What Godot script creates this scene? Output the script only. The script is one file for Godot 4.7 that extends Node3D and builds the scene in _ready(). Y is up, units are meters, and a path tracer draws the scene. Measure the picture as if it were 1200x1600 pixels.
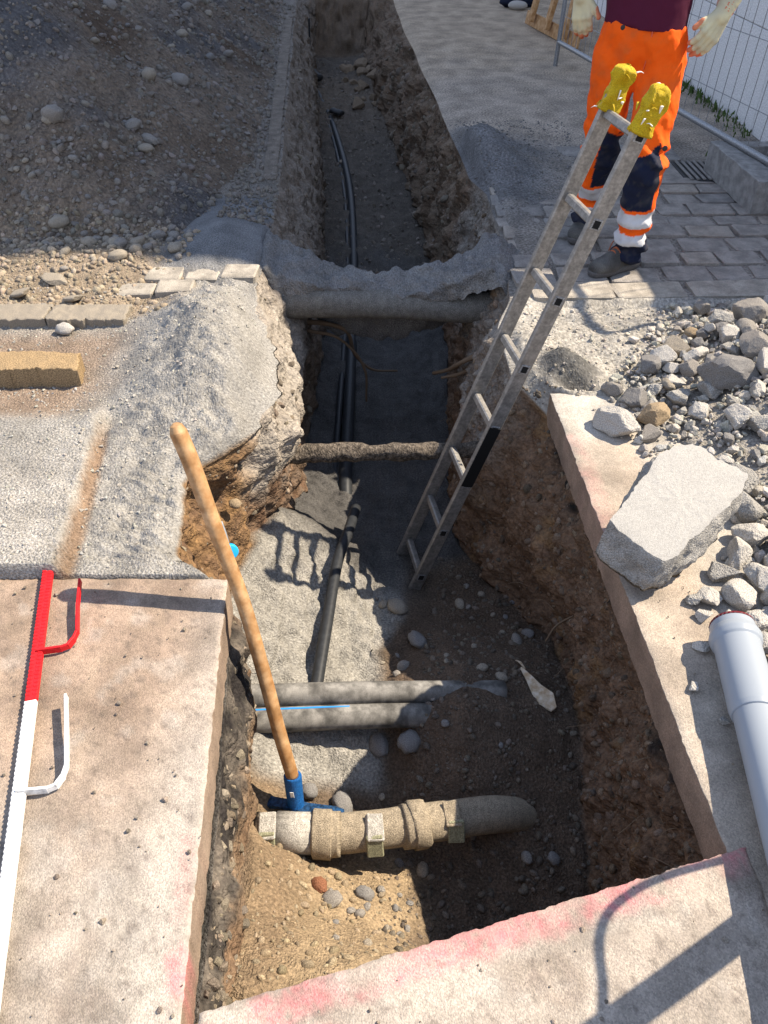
extends Node3D
# A road trench: x right, y up, the trench runs away along -z. F below means distance ahead (-z).

var rng := RandomNumberGenerator.new()
var N := FastNoiseLite.new()      # smooth fbm, used at many scales
var NC := FastNoiseLite.new()     # cellular lumps
var M := {}
var taken := {}

func V(x: float, h: float, f: float) -> Vector3:
	return Vector3(x, h, -f)

# ---------------------------------------------------------------- naming
func numbered(called: String) -> String:
	var n: int = taken.get(called, 0)
	taken[called] = n + 1
	return called if n == 0 else "%s_%03d" % [called, n]

func tag(o: Node, label: String, category: String, group := "") -> Node:
	o.set_meta("label", label)
	o.set_meta("category", category)
	if group != "":
		o.set_meta("group", group)
	return o

func thing(called: String, label: String, category: String, at := Vector3.ZERO, group := "") -> Node3D:
	var o := Node3D.new()
	o.name = numbered(called)
	add_child(o, true)
	o.position = at
	tag(o, label, category, group)
	return o

func put(called: String, mesh: Mesh, mat: Material, parent: Node = null) -> MeshInstance3D:
	var o := MeshInstance3D.new()
	o.mesh = mesh
	o.material_override = mat
	if parent == null:
		o.name = numbered(called)
		add_child(o, true)
	else:
		o.name = called
		parent.add_child(o, true)
	return o

func struct(called: String, mesh: Mesh, mat: Material) -> MeshInstance3D:
	var o := put(called, mesh, mat)
	o.set_meta("kind", "structure")
	return o

# ---------------------------------------------------------------- numbers
func fb(p: Vector3, fr: float) -> float:
	return N.get_noise_3d(p.x * fr, p.y * fr, p.z * fr)

func cell(p: Vector3, fr: float) -> float:   # 0 at a lump's heart, grows to its rim
	return NC.get_noise_3d(p.x * fr, p.y * fr, p.z * fr) + 1.0

func ss(a: float, b: float, x: float) -> float:
	return smoothstep(a, b, x)

func table(t: Array, f: float) -> float:     # [[f, value], ...] linear
	var k := 0
	while k < t.size() - 2 and f > t[k + 1][0]:
		k += 1
	var a: float = t[k][0]
	var b: float = t[k + 1][0]
	var w: float = clampf((f - a) / (b - a), 0.0, 1.0)
	return lerpf(t[k][1], t[k + 1][1], w * w * (3.0 - 2.0 * w))

# ---------------------------------------------------------------- mesh makers
func arrays(v: PackedVector3Array, n: PackedVector3Array, c: PackedColorArray, idx: PackedInt32Array) -> ArrayMesh:
	var a := []
	a.resize(Mesh.ARRAY_MAX)
	a[Mesh.ARRAY_VERTEX] = v
	if n.size():
		a[Mesh.ARRAY_NORMAL] = n
	if c.size():
		a[Mesh.ARRAY_COLOR] = c
	a[Mesh.ARRAY_INDEX] = idx
	var m := ArrayMesh.new()
	m.add_surface_from_arrays(Mesh.PRIMITIVE_TRIANGLES, a)
	return m

# rows x columns of points -> smooth sheet (columns u0..u1 of nu). Seen from the side where columns run right and rows run up, it is its front.
func sheet(p: PackedVector3Array, nu: int, nv: int, c := PackedColorArray(), u0 := 0, u1 := -1, closed := false) -> ArrayMesh:
	if u1 < 0:
		u1 = nu - 1
	var w := u1 - u0 + 1
	var v := PackedVector3Array()
	var n := PackedVector3Array()
	var col := PackedColorArray()
	var idx := PackedInt32Array()
	v.resize(w * nv)
	n.resize(w * nv)
	if c.size():
		col.resize(w * nv)
	idx.resize((w - 1) * (nv - 1) * 6)
	for j in nv:
		var ja := maxi(j - 1, 0) * nu
		var jb := mini(j + 1, nv - 1) * nu
		for i in w:
			var u := u0 + i
			var ua := maxi(u - 1, 0)
			var ub := mini(u + 1, nu - 1)
			if closed and u == 0:
				ua = nu - 2
			if closed and u == nu - 1:
				ub = 1
			var k := j * w + i
			v[k] = p[j * nu + u]
			n[k] = (p[j * nu + ub] - p[j * nu + ua]).cross(p[jb + u] - p[ja + u]).normalized()
			if c.size():
				col[k] = c[j * nu + u]
	var q := 0
	for j in nv - 1:
		for i in w - 1:
			var k := j * w + i
			idx[q] = k; idx[q + 1] = k + w; idx[q + 2] = k + 1
			idx[q + 3] = k + 1; idx[q + 4] = k + w; idx[q + 5] = k + w + 1
			q += 6
	return arrays(v, n, col, idx)

# a tube of changing (two-way) radius along a curve; ends closed
func tube(path: Array, radii: Array, sides := 16, sub := 6, flat := 1.0, wob := 0.0) -> ArrayMesh:
	var cv := Curve3D.new()
	for k in path.size():
		var a: Vector3 = path[maxi(k - 1, 0)]
		var b: Vector3 = path[mini(k + 1, path.size() - 1)]
		var t: Vector3 = (b - a).normalized()
		var la: float = (path[k] - a).length() / 3.0
		var lb: float = (b - path[k]).length() / 3.0
		cv.add_point(path[k], -t * la, t * lb)
	var rows: Array = []
	for k in path.size() - 1:
		for s in sub:
			var t := float(s) / sub
			rows.append([cv.sample(k, t), lerpf(radii[k], radii[k + 1], t)])
	rows.append([path[-1], radii[-1]])
	rows.push_front([rows[0][0], rows[0][1] * 0.02])
	rows.append([rows[-1][0], rows[-1][1] * 0.02])
	var p := PackedVector3Array()
	var nv := rows.size()
	var side := Vector3.ZERO
	for j in nv:
		var a: Vector3 = rows[maxi(j - 1, 0)][0]
		var b: Vector3 = rows[mini(j + 1, nv - 1)][0]
		var t := (b - a)
		if t.length() < 1e-6:
			t = rows[mini(j + 2, nv - 1)][0] - rows[maxi(j - 2, 0)][0]
		t = t.normalized()
		if side == Vector3.ZERO:
			side = t.cross(Vector3.UP if absf(t.y) < 0.9 else Vector3.RIGHT).normalized()
		side = (side - t * side.dot(t)).normalized()
		var up := side.cross(t)
		for i in sides + 1:
			var an := TAU * i / sides
			var r: float = rows[j][1]
			var o := side * cos(an) * r + up * sin(an) * r * flat
			if wob > 0.0:
				o *= 1.0 + wob * fb(rows[j][0] + o, 9.0)
			p.append(rows[j][0] + o)
	return sheet(p, sides + 1, nv, PackedColorArray(), 0, -1, true)

func st_begin() -> SurfaceTool:
	var st := SurfaceTool.new()
	st.begin(Mesh.PRIMITIVE_TRIANGLES)
	st.set_smooth_group(-1)
	return st

func tri(st: SurfaceTool, a: Vector3, b: Vector3, c: Vector3) -> void:
	st.add_vertex(a); st.add_vertex(b); st.add_vertex(c)

func quad(st: SurfaceTool, a: Vector3, b: Vector3, c: Vector3, d: Vector3) -> void:
	tri(st, a, b, c); tri(st, a, c, d)

func done(st: SurfaceTool) -> ArrayMesh:
	st.generate_normals()
	return st.commit()

# a box with chamfered, optionally jittered edges; x runs along b.x and so on
func box_into(st: SurfaceTool, size: Vector3, bev := 0.004, xf := Transform3D(), jit := 0.0) -> void:
	var h := size * 0.5
	bev = minf(bev, minf(h.x, minf(h.y, h.z)) * 0.9)
	var P := {}
	for sx in [-1, 1]:
		for sy in [-1, 1]:
			for sz in [-1, 1]:
				var j := Vector3(rng.randf_range(-jit, jit), rng.randf_range(-jit, jit) * 0.5, rng.randf_range(-jit, jit))
				var c := Vector3(sx * h.x, sy * h.y, sz * h.z) + j
				P[[sx, sy, sz, 0]] = xf * (c - Vector3(0, sy * bev, sz * bev))
				P[[sx, sy, sz, 1]] = xf * (c - Vector3(sx * bev, 0, sz * bev))
				P[[sx, sy, sz, 2]] = xf * (c - Vector3(sx * bev, sy * bev, 0))
	var mid := xf * Vector3.ZERO
	var face := func(pts: Array) -> void:
		var ctr := Vector3.ZERO
		for q in pts:
			ctr += q
		ctr /= pts.size()
		if (pts[1] - pts[0]).cross(pts[2] - pts[0]).dot(ctr - mid) > 0.0:
			pts.reverse()
		for k in range(1, pts.size() - 1):
			tri(st, pts[0], pts[k], pts[k + 1])
	for s in [-1, 1]:
		face.call([P[[s, -1, -1, 0]], P[[s, 1, -1, 0]], P[[s, 1, 1, 0]], P[[s, -1, 1, 0]]])
		face.call([P[[-1, s, -1, 1]], P[[1, s, -1, 1]], P[[1, s, 1, 1]], P[[-1, s, 1, 1]]])
		face.call([P[[-1, -1, s, 2]], P[[1, -1, s, 2]], P[[1, 1, s, 2]], P[[-1, 1, s, 2]]])
		for t in [-1, 1]:
			face.call([P[[-1, s, t, 1]], P[[1, s, t, 1]], P[[1, s, t, 2]], P[[-1, s, t, 2]]])
			face.call([P[[s, -1, t, 0]], P[[s, 1, t, 0]], P[[s, 1, t, 2]], P[[s, -1, t, 2]]])
			face.call([P[[s, t, -1, 0]], P[[s, t, 1, 0]], P[[s, t, 1, 1]], P[[s, t, -1, 1]]])
			for r in [-1, 1]:
				face.call([P[[s, t, r, 0]], P[[s, t, r, 1]], P[[s, t, r, 2]]])

func box(size: Vector3, bev := 0.004, xf := Transform3D(), jit := 0.0) -> ArrayMesh:
	var st := st_begin()
	box_into(st, size, bev, xf, jit)
	return done(st)

func lying(a: Vector3, b: Vector3, up := Vector3.UP) -> Transform3D:   # x along a->b, y near up, at the middle
	var x := (b - a).normalized()
	var z := x.cross(up).normalized()
	return Transform3D(Basis(x, z.cross(x), z), (a + b) * 0.5)

var ico_cache := {}
func ico(level: int) -> Array:
	if ico_cache.has(level):
		return ico_cache[level]
	var v := PackedVector3Array()
	var f := PackedInt32Array()
	if level == 0:
		var g := (1.0 + sqrt(5.0)) / 2.0
		for q in [[-1, g, 0], [1, g, 0], [-1, -g, 0], [1, -g, 0], [0, -1, g], [0, 1, g], [0, -1, -g], [0, 1, -g], [g, 0, -1], [g, 0, 1], [-g, 0, -1], [-g, 0, 1]]:
			v.append(Vector3(q[0], q[1], q[2]).normalized())
		f = PackedInt32Array([0, 5, 11, 0, 1, 5, 0, 7, 1, 0, 10, 7, 0, 11, 10, 1, 9, 5, 5, 4, 11, 11, 2, 10, 10, 6, 7, 7, 8, 1, 3, 4, 9, 3, 2, 4, 3, 6, 2, 3, 8, 6, 3, 9, 8, 4, 5, 9, 2, 11, 4, 6, 10, 2, 8, 7, 6, 9, 1, 8])
	else:
		var was := ico(level - 1)
		v = was[0].duplicate()
		var mids := {}
		var old: PackedInt32Array = was[1]
		for k in range(0, old.size(), 3):
			var e := [0, 0, 0]
			for s in 3:
				var a := old[k + s]
				var b := old[k + (s + 1) % 3]
				var key := mini(a, b) * 100000 + maxi(a, b)
				if not mids.has(key):
					mids[key] = v.size()
					v.append((v[a] + v[b]).normalized())
				e[s] = mids[key]
			f.append_array([old[k], e[0], e[2], old[k + 1], e[1], e[0], old[k + 2], e[2], e[1], e[0], e[1], e[2]])
	ico_cache[level] = [v, f]
	return ico_cache[level]

# a stone of unit radius. planes > 0 breaks it to flat faces, else it is a water-worn pebble
func stone(level: int, planes: int, rough: float, sc := Vector3.ONE) -> ArrayMesh:
	var b := ico(level)
	var v: PackedVector3Array = b[0].duplicate()
	var f: PackedInt32Array = b[1]
	var cuts := []
	for k in planes:
		cuts.append([Vector3(rng.randfn(), rng.randfn(), rng.randfn()).normalized(), rng.randf_range(0.5, 0.88)])
	var off := Vector3(rng.randf(), rng.randf(), rng.randf()) * 90.0
	for k in v.size():
		var d := v[k]
		var r := 1.0
		for c in cuts:
			var t: float = d.dot(c[0])
			if t > 0.05:
				r = minf(r, c[1] / t)
		r *= 1.0 + rough * fb(d + off, 1.3) + rough * 0.5 * fb(d + off, 4.0)
		v[k] = d * r * sc
	if planes > 0 and level < 4:
		var st := st_begin()
		for k in range(0, f.size(), 3):
			tri(st, v[f[k]], v[f[k + 1]], v[f[k + 2]])
		return done(st)
	var n := PackedVector3Array()
	n.resize(v.size())
	for k in range(0, f.size(), 3):
		var nn := (v[f[k + 2]] - v[f[k]]).cross(v[f[k + 1]] - v[f[k]])
		for s in 3:
			n[f[k + s]] += nn
	for k in n.size():
		n[k] = n[k].normalized()
	return arrays(v, n, PackedColorArray(), f)

# ---------------------------------------------------------------- materials
func noise_tex(kind: int, fr: float, oct: int, lo: Color, hi: Color, sd: int, a := 0.0, b := 1.0, ret := -1) -> NoiseTexture2D:
	var n := FastNoiseLite.new()
	n.noise_type = kind
	n.seed = sd
	n.frequency = fr
	n.fractal_octaves = oct
	n.fractal_gain = 0.6
	if ret >= 0:
		n.cellular_return_type = ret
		n.fractal_type = FastNoiseLite.FRACTAL_NONE if oct <= 1 else FastNoiseLite.FRACTAL_FBM
	var t := NoiseTexture2D.new()
	t.width = 1024
	t.height = 1024
	t.seamless = true
	t.noise = n
	var g := Gradient.new()
	g.set_color(0, lo)
	g.set_color(1, hi)
	g.set_offset(0, a)
	g.set_offset(1, b)
	t.color_ramp = g
	return t

func grey(x: float) -> Color:
	return Color(x, x, x)

func mat(called: String, albedo: Color, rough: float, tex: Texture2D = null, per_m := 2.0, bump: Texture2D = null, cm := 0.0, vc := false, world := true, stain: Texture2D = null, stain_per_m := 0.4) -> StandardMaterial3D:
	var m := StandardMaterial3D.new()
	m.resource_name = called
	m.albedo_color = albedo
	m.roughness = rough
	m.metallic_specular = 0.3
	m.vertex_color_use_as_albedo = vc
	m.uv1_triplanar = true
	m.uv1_world_triplanar = world
	m.uv1_scale = Vector3.ONE * per_m
	if tex:
		m.albedo_texture = tex
	if bump:
		m.heightmap_enabled = true
		m.heightmap_texture = bump
		m.heightmap_scale = cm
	if stain:
		m.detail_enabled = true
		m.detail_blend_mode = BaseMaterial3D.BLEND_MODE_MUL
		m.detail_uv_layer = BaseMaterial3D.DETAIL_UV_2
		m.detail_albedo = stain
		m.uv2_triplanar = true
		m.uv2_world_triplanar = world
		m.uv2_scale = Vector3.ONE * stain_per_m
	M[called] = m
	return m

func lin(r: float, g: float, b: float) -> Color:
	return Color(r, g, b).linear_to_srgb()

func materials() -> void:
	var S := FastNoiseLite.TYPE_SIMPLEX_SMOOTH
	var C := FastNoiseLite.TYPE_CELLULAR
	var grain := noise_tex(S, 0.035, 6, grey(0.55), grey(1.0), 3, 0.15, 0.8)
	var grain_h := noise_tex(S, 0.05, 5, grey(0.0), grey(1.0), 4)
	var clods := noise_tex(C, 0.035, 3, grey(1.0), grey(0.0), 5, 0.0, 1.0, FastNoiseLite.RETURN_DISTANCE)
	var speck := noise_tex(C, 0.13, 1, grey(0.82), grey(1.0), 6, 0.0, 1.0, FastNoiseLite.RETURN_CELL_VALUE)
	var speck_h := noise_tex(C, 0.11, 2, grey(1.0), grey(0.0), 6, 0.0, 1.0, FastNoiseLite.RETURN_DISTANCE)
	var blot := noise_tex(S, 0.008, 6, grey(0.80), grey(1.0), 7, 0.2, 0.75)
	var fine := noise_tex(S, 0.05, 6, grey(0.82), grey(1.0), 13, 0.2, 0.8)
	var scuff := noise_tex(S, 0.012, 6, grey(0.45), grey(1.0), 14, 0.2, 0.7)
	var soil := noise_tex(S, 0.03, 6, Color(0.60, 0.58, 0.57), Color(1.0, 0.97, 0.93), 8, 0.15, 0.8)
	var wood := noise_tex(S, 0.01, 5, Color(0.75, 0.66, 0.55), Color(1, 1, 1), 9, 0.2, 0.8)
	var weave := noise_tex(S, 0.15, 2, grey(0.85), grey(1.0), 10)
	mat("sand", Color.WHITE, 0.95, grain, 2.6, clods, 0.7, true, true, blot, 0.5)
	mat("soil", Color.WHITE, 0.95, soil, 1.7, clods, 1.2, true, true, blot, 0.7)
	mat("floor", Color.WHITE, 0.95, grain, 2.3, grain_h, 1.0, true, true, blot, 0.7)
	mat("dirt", Color.WHITE, 0.95, grain, 1.35, grain_h, 0.5, true, true, blot, 0.33)
	mat("slab", Color.WHITE, 0.85, speck, 2.4, speck_h, 0.16, true, true, blot, 0.5)
	mat("broken", lin(0.56, 0.53, 0.48), 0.95, grain, 5.0, clods, 0.7, false, true, blot, 1.4)
	mat("chunk", lin(0.37, 0.355, 0.33), 0.9, speck, 3.0, speck_h, 0.2, false, true)
	mat("pebble", Color.WHITE, 0.75, grain, 6.0, grain_h, 0.2, true, true)
	mat("stone_a", lin(0.33, 0.30, 0.265), 0.75, grain, 6.0, grain_h, 0.25)
	mat("stone_b", lin(0.27, 0.255, 0.24), 0.75, grain, 6.0, grain_h, 0.25)
	mat("stone_c", lin(0.40, 0.345, 0.27), 0.75, grain, 6.0, grain_h, 0.25)
	mat("stone_f", lin(0.30, 0.24, 0.175), 0.9, soil, 4.0, clods, 0.8)
	mat("stone_d", lin(0.60, 0.56, 0.50), 0.85, grain, 6.0, clods, 0.4)
	mat("stone_e", lin(0.40, 0.30, 0.19), 0.85, grain, 6.0, clods, 0.3)
	mat("brick_red", lin(0.30, 0.13, 0.07), 0.85, grain, 6.0, clods, 0.3)
	mat("sett_a", lin(0.37, 0.335, 0.295), 0.85, speck, 3.0, grain_h, 0.35, false, true, blot, 0.8)
	mat("sett_b", lin(0.42, 0.37, 0.31), 0.85, speck, 3.0, grain_h, 0.35, false, true, blot, 0.8)
	mat("sett_c", lin(0.31, 0.29, 0.265), 0.85, speck, 3.0, grain_h, 0.35, false, true, blot, 0.8)
	mat("sett_pale", lin(0.46, 0.41, 0.34), 0.85, speck, 3.0, grain_h, 0.35, false, true, blot, 1.0)
	mat("sandstone", lin(0.47, 0.33, 0.18), 0.9, grain, 4.0, grain_h, 0.4)
	mat("block_grey", lin(0.36, 0.35, 0.33), 0.9, speck, 4.0, clods, 0.4, false, true, blot, 1.2)
	mat("plaster", lin(0.80, 0.79, 0.77), 0.85, fine, 1.2, grain_h, 0.05, false, true)
	mat("house_plaster", lin(0.55, 0.5, 0.42), 0.9, grain, 1.0, grain_h, 0.2)
	mat("roof", lin(0.25, 0.1, 0.06), 0.8, grain, 2.0)
	mat("window_glass", lin(0.05, 0.06, 0.07), 0.1)
	mat("alu", lin(0.40, 0.38, 0.35), 0.5, fine, 1.3, null, 0.0, false, false, blot, 2.5).metallic = 0.6
	mat("alu_dark", lin(0.01, 0.01, 0.01), 0.8)
	mat("black_mark", lin(0.008, 0.008, 0.008), 0.7)
	mat("galv", lin(0.42, 0.43, 0.44), 0.45, grain, 3.0).metallic = 0.6
	mat("tape_yellow", lin(0.85, 0.58, 0.015), 0.5, grain, 9.0, grain_h, 0.3)
	mat("tape_white", lin(0.8, 0.77, 0.7), 0.6)
	mat("handle", lin(0.56, 0.36, 0.19), 0.55, wood, 1.6, grain_h, 0.06, false, false, blot, 2.0)
	mat("blue_paint", lin(0.02, 0.16, 0.5), 0.5, grain, 5.0, null, 0, false, true, blot, 5.0)
	mat("blue_cap", lin(0.02, 0.36, 0.68), 0.45)
	mat("red_paint", lin(0.62, 0.015, 0.02), 0.5, blot, 6.0)
	mat("white_paint", lin(0.74, 0.73, 0.70), 0.55, blot, 6.0)
	mat("pvc", lin(0.25, 0.275, 0.305), 0.38)
	mat("seal_red", lin(0.12, 0.006, 0.012), 0.5)
	mat("black_pipe", lin(0.028, 0.03, 0.033), 0.5, null, 1.0, null, 0.0, false, true, blot, 4.0)
	mat("dusty_pipe", lin(0.30, 0.285, 0.26), 0.75, fine, 4.0, null, 0.0, false, true, scuff, 0.7)
	mat("blue_stripe", lin(0.02, 0.22, 0.6), 0.6)
	mat("clay_pipe", lin(0.52, 0.43, 0.31), 0.85, grain, 5.0, grain_h, 0.3, false, true, blot, 4.0)
	mat("clay_pale", lin(0.66, 0.62, 0.55), 0.85, grain, 5.0, grain_h, 0.2, false, true, blot, 5.0)
	mat("clip_green", lin(0.44, 0.43, 0.28), 0.85, grain, 5.0, grain_h, 0.2, false, true, blot, 6.0)
	mat("old_pipe", lin(0.30, 0.28, 0.245), 0.9, grain, 4.0, clods, 0.5, false, true, blot, 3.0)
	mat("blue_worn", lin(0.02, 0.075, 0.18), 0.45, fine, 4.0, null, 0, false, true, scuff, 5.0)
	mat("kerb_old", lin(0.30, 0.25, 0.20), 0.9, grain, 3.0, grain_h, 0.3, false, true, blot, 1.0)
	mat("muddy_pipe", lin(0.27, 0.24, 0.205), 0.95, soil, 3.0, clods, 0.8, false, true, scuff, 3.0)
	mat("root", lin(0.16, 0.11, 0.07), 0.9)
	mat("splinter", lin(0.62, 0.55, 0.44), 0.8, wood, 3.0)
	mat("pallet", lin(0.56, 0.36, 0.19), 0.8, wood, 1.2, grain_h, 0.1)
	mat("iron", lin(0.03, 0.03, 0.03), 0.6)
	mat("cloth", Color.WHITE, 0.85, weave, 6.0, weave, 0.05, true, false)
	mat("skin", lin(0.48, 0.26, 0.18), 0.55)
	mat("glove", Color.WHITE, 0.9, weave, 9.0, weave, 0.08, true, false)
	mat("boot", Color.WHITE, 0.75, grain, 6.0, grain_h, 0.1, true, false)
	mat("lace", lin(0.30, 0.09, 0.04), 0.8)
	mat("hair", lin(0.04, 0.025, 0.015), 0.7)
	mat("eye", lin(0.02, 0.015, 0.01), 0.2)
	mat("print_red", lin(0.55, 0.10, 0.05), 0.8)
	mat("navy", lin(0.012, 0.016, 0.035), 0.9, weave, 6.0)
	mat("weed", lin(0.06, 0.10, 0.025), 0.8)

# ---------------------------------------------------------------- the ground: one cross-section swept away from the camera
# F, left top, left mid, left foot, floor a, b, c, right foot, right mid, right top (x, h each)
const PROF := [
	[0.30, -0.37, -0.125, -0.33, -0.15, -0.34, -0.18, -0.15, -0.18, 0.04, -0.20, 0.20, -0.70, 0.68, -0.85, 0.78, -0.50, 0.86, -0.13],
	[0.58, -0.375, -0.125, -0.335, -0.165, -0.35, -0.24, -0.15, -0.26, 0.05, -0.30, 0.14, -0.72, 0.66, -0.93, 0.75, -0.50, 0.855, -0.13],
	[0.90, -0.40, -0.125, -0.365, -0.22, -0.37, -0.46, -0.20, -0.60, 0.05, -0.74, 0.30, -0.90, 0.65, -0.96, 0.73, -0.50, 0.835, -0.13],
	[1.20, -0.43, -0.125, -0.40, -0.32, -0.42, -0.62, -0.25, -0.78, 0.05, -0.88, 0.35, -0.85, 0.67, -0.83, 0.72, -0.50, 0.79, -0.13],
	[1.58, -0.47, -0.13, -0.455, -0.33, -0.52, -0.58, -0.30, -0.70, -0.02, -0.79, 0.27, -0.62, 0.71, -0.75, 0.72, -0.50, 0.745, -0.13],
	[1.72, -0.64, -0.02, -0.67, -0.16, -0.60, -0.44, -0.36, -0.68, -0.05, -0.83, 0.28, -0.66, 0.72, -0.78, 0.71, -0.50, 0.73, -0.13],
	[2.08, -0.68, -0.01, -0.70, -0.15, -0.56, -0.48, -0.34, -0.70, -0.05, -0.88, 0.30, -0.87, 0.71, -0.88, 0.69, -0.50, 0.715, -0.13],
	[2.30, -0.50, 0.01, -0.56, -0.17, -0.52, -0.50, -0.30, -0.72, -0.05, -0.90, 0.26, -0.97, 0.62, -0.96, 0.63, -0.50, 0.705, -0.13],
	[2.55, -0.43, 0.015, -0.35, -0.15, -0.46, -0.55, -0.26, -0.74, -0.05, -0.92, 0.22, -0.98, 0.50, -0.98, 0.53, -0.50, 0.70, -0.12],
	[2.80, -0.47, 0.02, -0.37, -0.20, -0.44, -0.75, -0.24, -0.88, 0.0, -0.97, 0.20, -1.0, 0.38, -1.0, 0.42, -0.50, 0.53, -0.02],
	[3.20, -0.54, 0.02, -0.42, -0.20, -0.44, -0.92, -0.24, -1.0, 0.0, -1.0, 0.20, -1.0, 0.36, -1.0, 0.38, -0.50, 0.52, -0.02],
	[3.55, -0.64, 0.02, -0.50, -0.26, -0.45, -0.94, -0.24, -1.0, 0.0, -1.0, 0.20, -1.0, 0.38, -1.0, 0.44, -0.48, 0.62, -0.03],
	[4.00, -0.62, 0.00, -0.45, -0.34, -0.43, -0.95, -0.22, -1.0, 0.0, -1.0, 0.22, -1.0, 0.40, -1.0, 0.46, -0.46, 0.66, -0.03],
	[5.00, -0.67, 0.00, -0.47, -0.36, -0.45, -0.95, -0.24, -0.97, 0.0, -0.97, 0.25, -0.98, 0.46, -0.98, 0.52, -0.46, 0.655, -0.03],
	[5.30, -0.69, 0.00, -0.49, -0.38, -0.46, -0.94, -0.25, -0.96, 0.0, -0.96, 0.24, -0.97, 0.46, -0.97, 0.50, -0.46, 0.565, -0.02],
	[7.00, -0.81, 0.00, -0.59, -0.42, -0.54, -0.90, -0.34, -0.92, -0.10, -0.92, 0.14, -0.92, 0.34, -0.92, 0.40, -0.46, 0.47, -0.02],
	[9.00, -0.95, 0.00, -0.75, -0.42, -0.70, -0.86, -0.50, -0.88, -0.28, -0.88, -0.06, -0.87, 0.12, -0.86, 0.20, -0.42, 0.345, -0.02],
	[11.0, -1.10, 0.00, -0.92, -0.40, -0.88, -0.74, -0.72, -0.76, -0.5, -0.76, -0.30, -0.75, -0.14, -0.72, -0.02, -0.36, 0.22, -0.02],
	[12.6, -1.20, 0.00, -1.06, -0.22, -0.99, -0.62, -0.82, -0.64, -0.62, -0.64, -0.42, -0.63, -0.26, -0.60, -0.10, -0.30, 0.15, -0.02],
	[13.3, -1.24, 0.00, -1.14, -0.02, -1.0, -0.02, -0.82, -0.03, -0.60, -0.03, -0.40, -0.02, -0.22, -0.03, -0.06, -0.01, 0.12, -0.01],
	[14.2, -1.30, 0.00, -1.14, 0.0, -1.0, 0.0, -0.82, 0.0, -0.60, 0.0, -0.40, 0.0, -0.22, 0.0, -0.06, 0.0, 0.06, 0.0]]

func prof(f: float) -> PackedVector2Array:
	var k := 0
	while k < PROF.size() - 2 and f > PROF[k + 1][0]:
		k += 1
	var a: Array = PROF[k]
	var b: Array = PROF[k + 1]
	var w := clampf((f - a[0]) / (b[0] - a[0]), 0.0, 1.0)
	w = lerpf(w, w * w * (3.0 - 2.0 * w), 0.5)
	var out := PackedVector2Array()
	for i in 9:
		out.append(Vector2(lerpf(a[1 + 2 * i], b[1 + 2 * i], w), lerpf(a[2 + 2 * i], b[2 + 2 * i], w)))
	return out

const F0 := 0.30
const F1 := 14.2
const STEP := 0.0050
const NL := 165
const NW := 96
const NF := 130
const NR := 165
var NV := int(log(F1 / F0) / STEP) + 1
var NU := NL + NW + NF + NW + NR + 1
var G := PackedVector3Array()
var GC := PackedColorArray()

func hump(x: float, f: float, cx: float, cf: float, rx: float, rf: float, h: float) -> float:
	var d := Vector2((x - cx) / rx, (f - cf) / rf).length_squared()
	return h * exp(-d * 1.6)

func left_h(x: float, f: float) -> float:
	var p := V(x, 0, f)
	var h := -0.13 if f < 1.585 else lerpf(-0.13, 0.0, ss(1.585, 1.61, f))
	# mortar mound over the broken ledge
	h += hump(x, f, -0.68, 2.78, 0.36, 0.6, 0.19) + hump(x, f, -0.85, 3.15, 0.30, 0.40, 0.08) + hump(x, f, -0.48, 2.6, 0.2, 0.4, 0.03)
	if f > 1.6:
		# old slab beyond the crack
		h += 0.045 * ss(0.0, -0.02, x + 0.952 + (f - 1.57) * 0.11 + 0.008 * fb(p, 6.0)) * ss(2.55, 2.3, f)
		var m := ss(-1.15, -0.85, x + 0.15 * fb(p, 2.5)) * ss(3.9, 3.4, f)
		h += (m + 0.35) * ss(4.4, 3.9, f) * (0.028 * (0.55 - cell(p, 9.0)) + 0.014 * (0.5 - cell(p, 24.0)) + 0.012 * fb(p, 30.0)) * ss(1.6, 1.7, f)
	# gravel spread behind the kerb line
	h += 0.03 * ss(3.13, 3.2, f) * ss(-1.1, -1.3, x)
	h += hump(x, f, -1.5, 3.85, 0.7, 0.3, 0.06)
	# grey sand spill beside the bank
	h += hump(x, f, -0.86, 4.15, 0.3, 0.5, 0.10) + 0.035 * fb(p, 3.6) * ss(2.2, 2.5, f) * ss(3.9, 3.5, f) * ss(-1.1, -0.8, x)
	h += 0.02 * fb(p, 1.5) * ss(3.0, 5.0, f)
	return h

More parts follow.
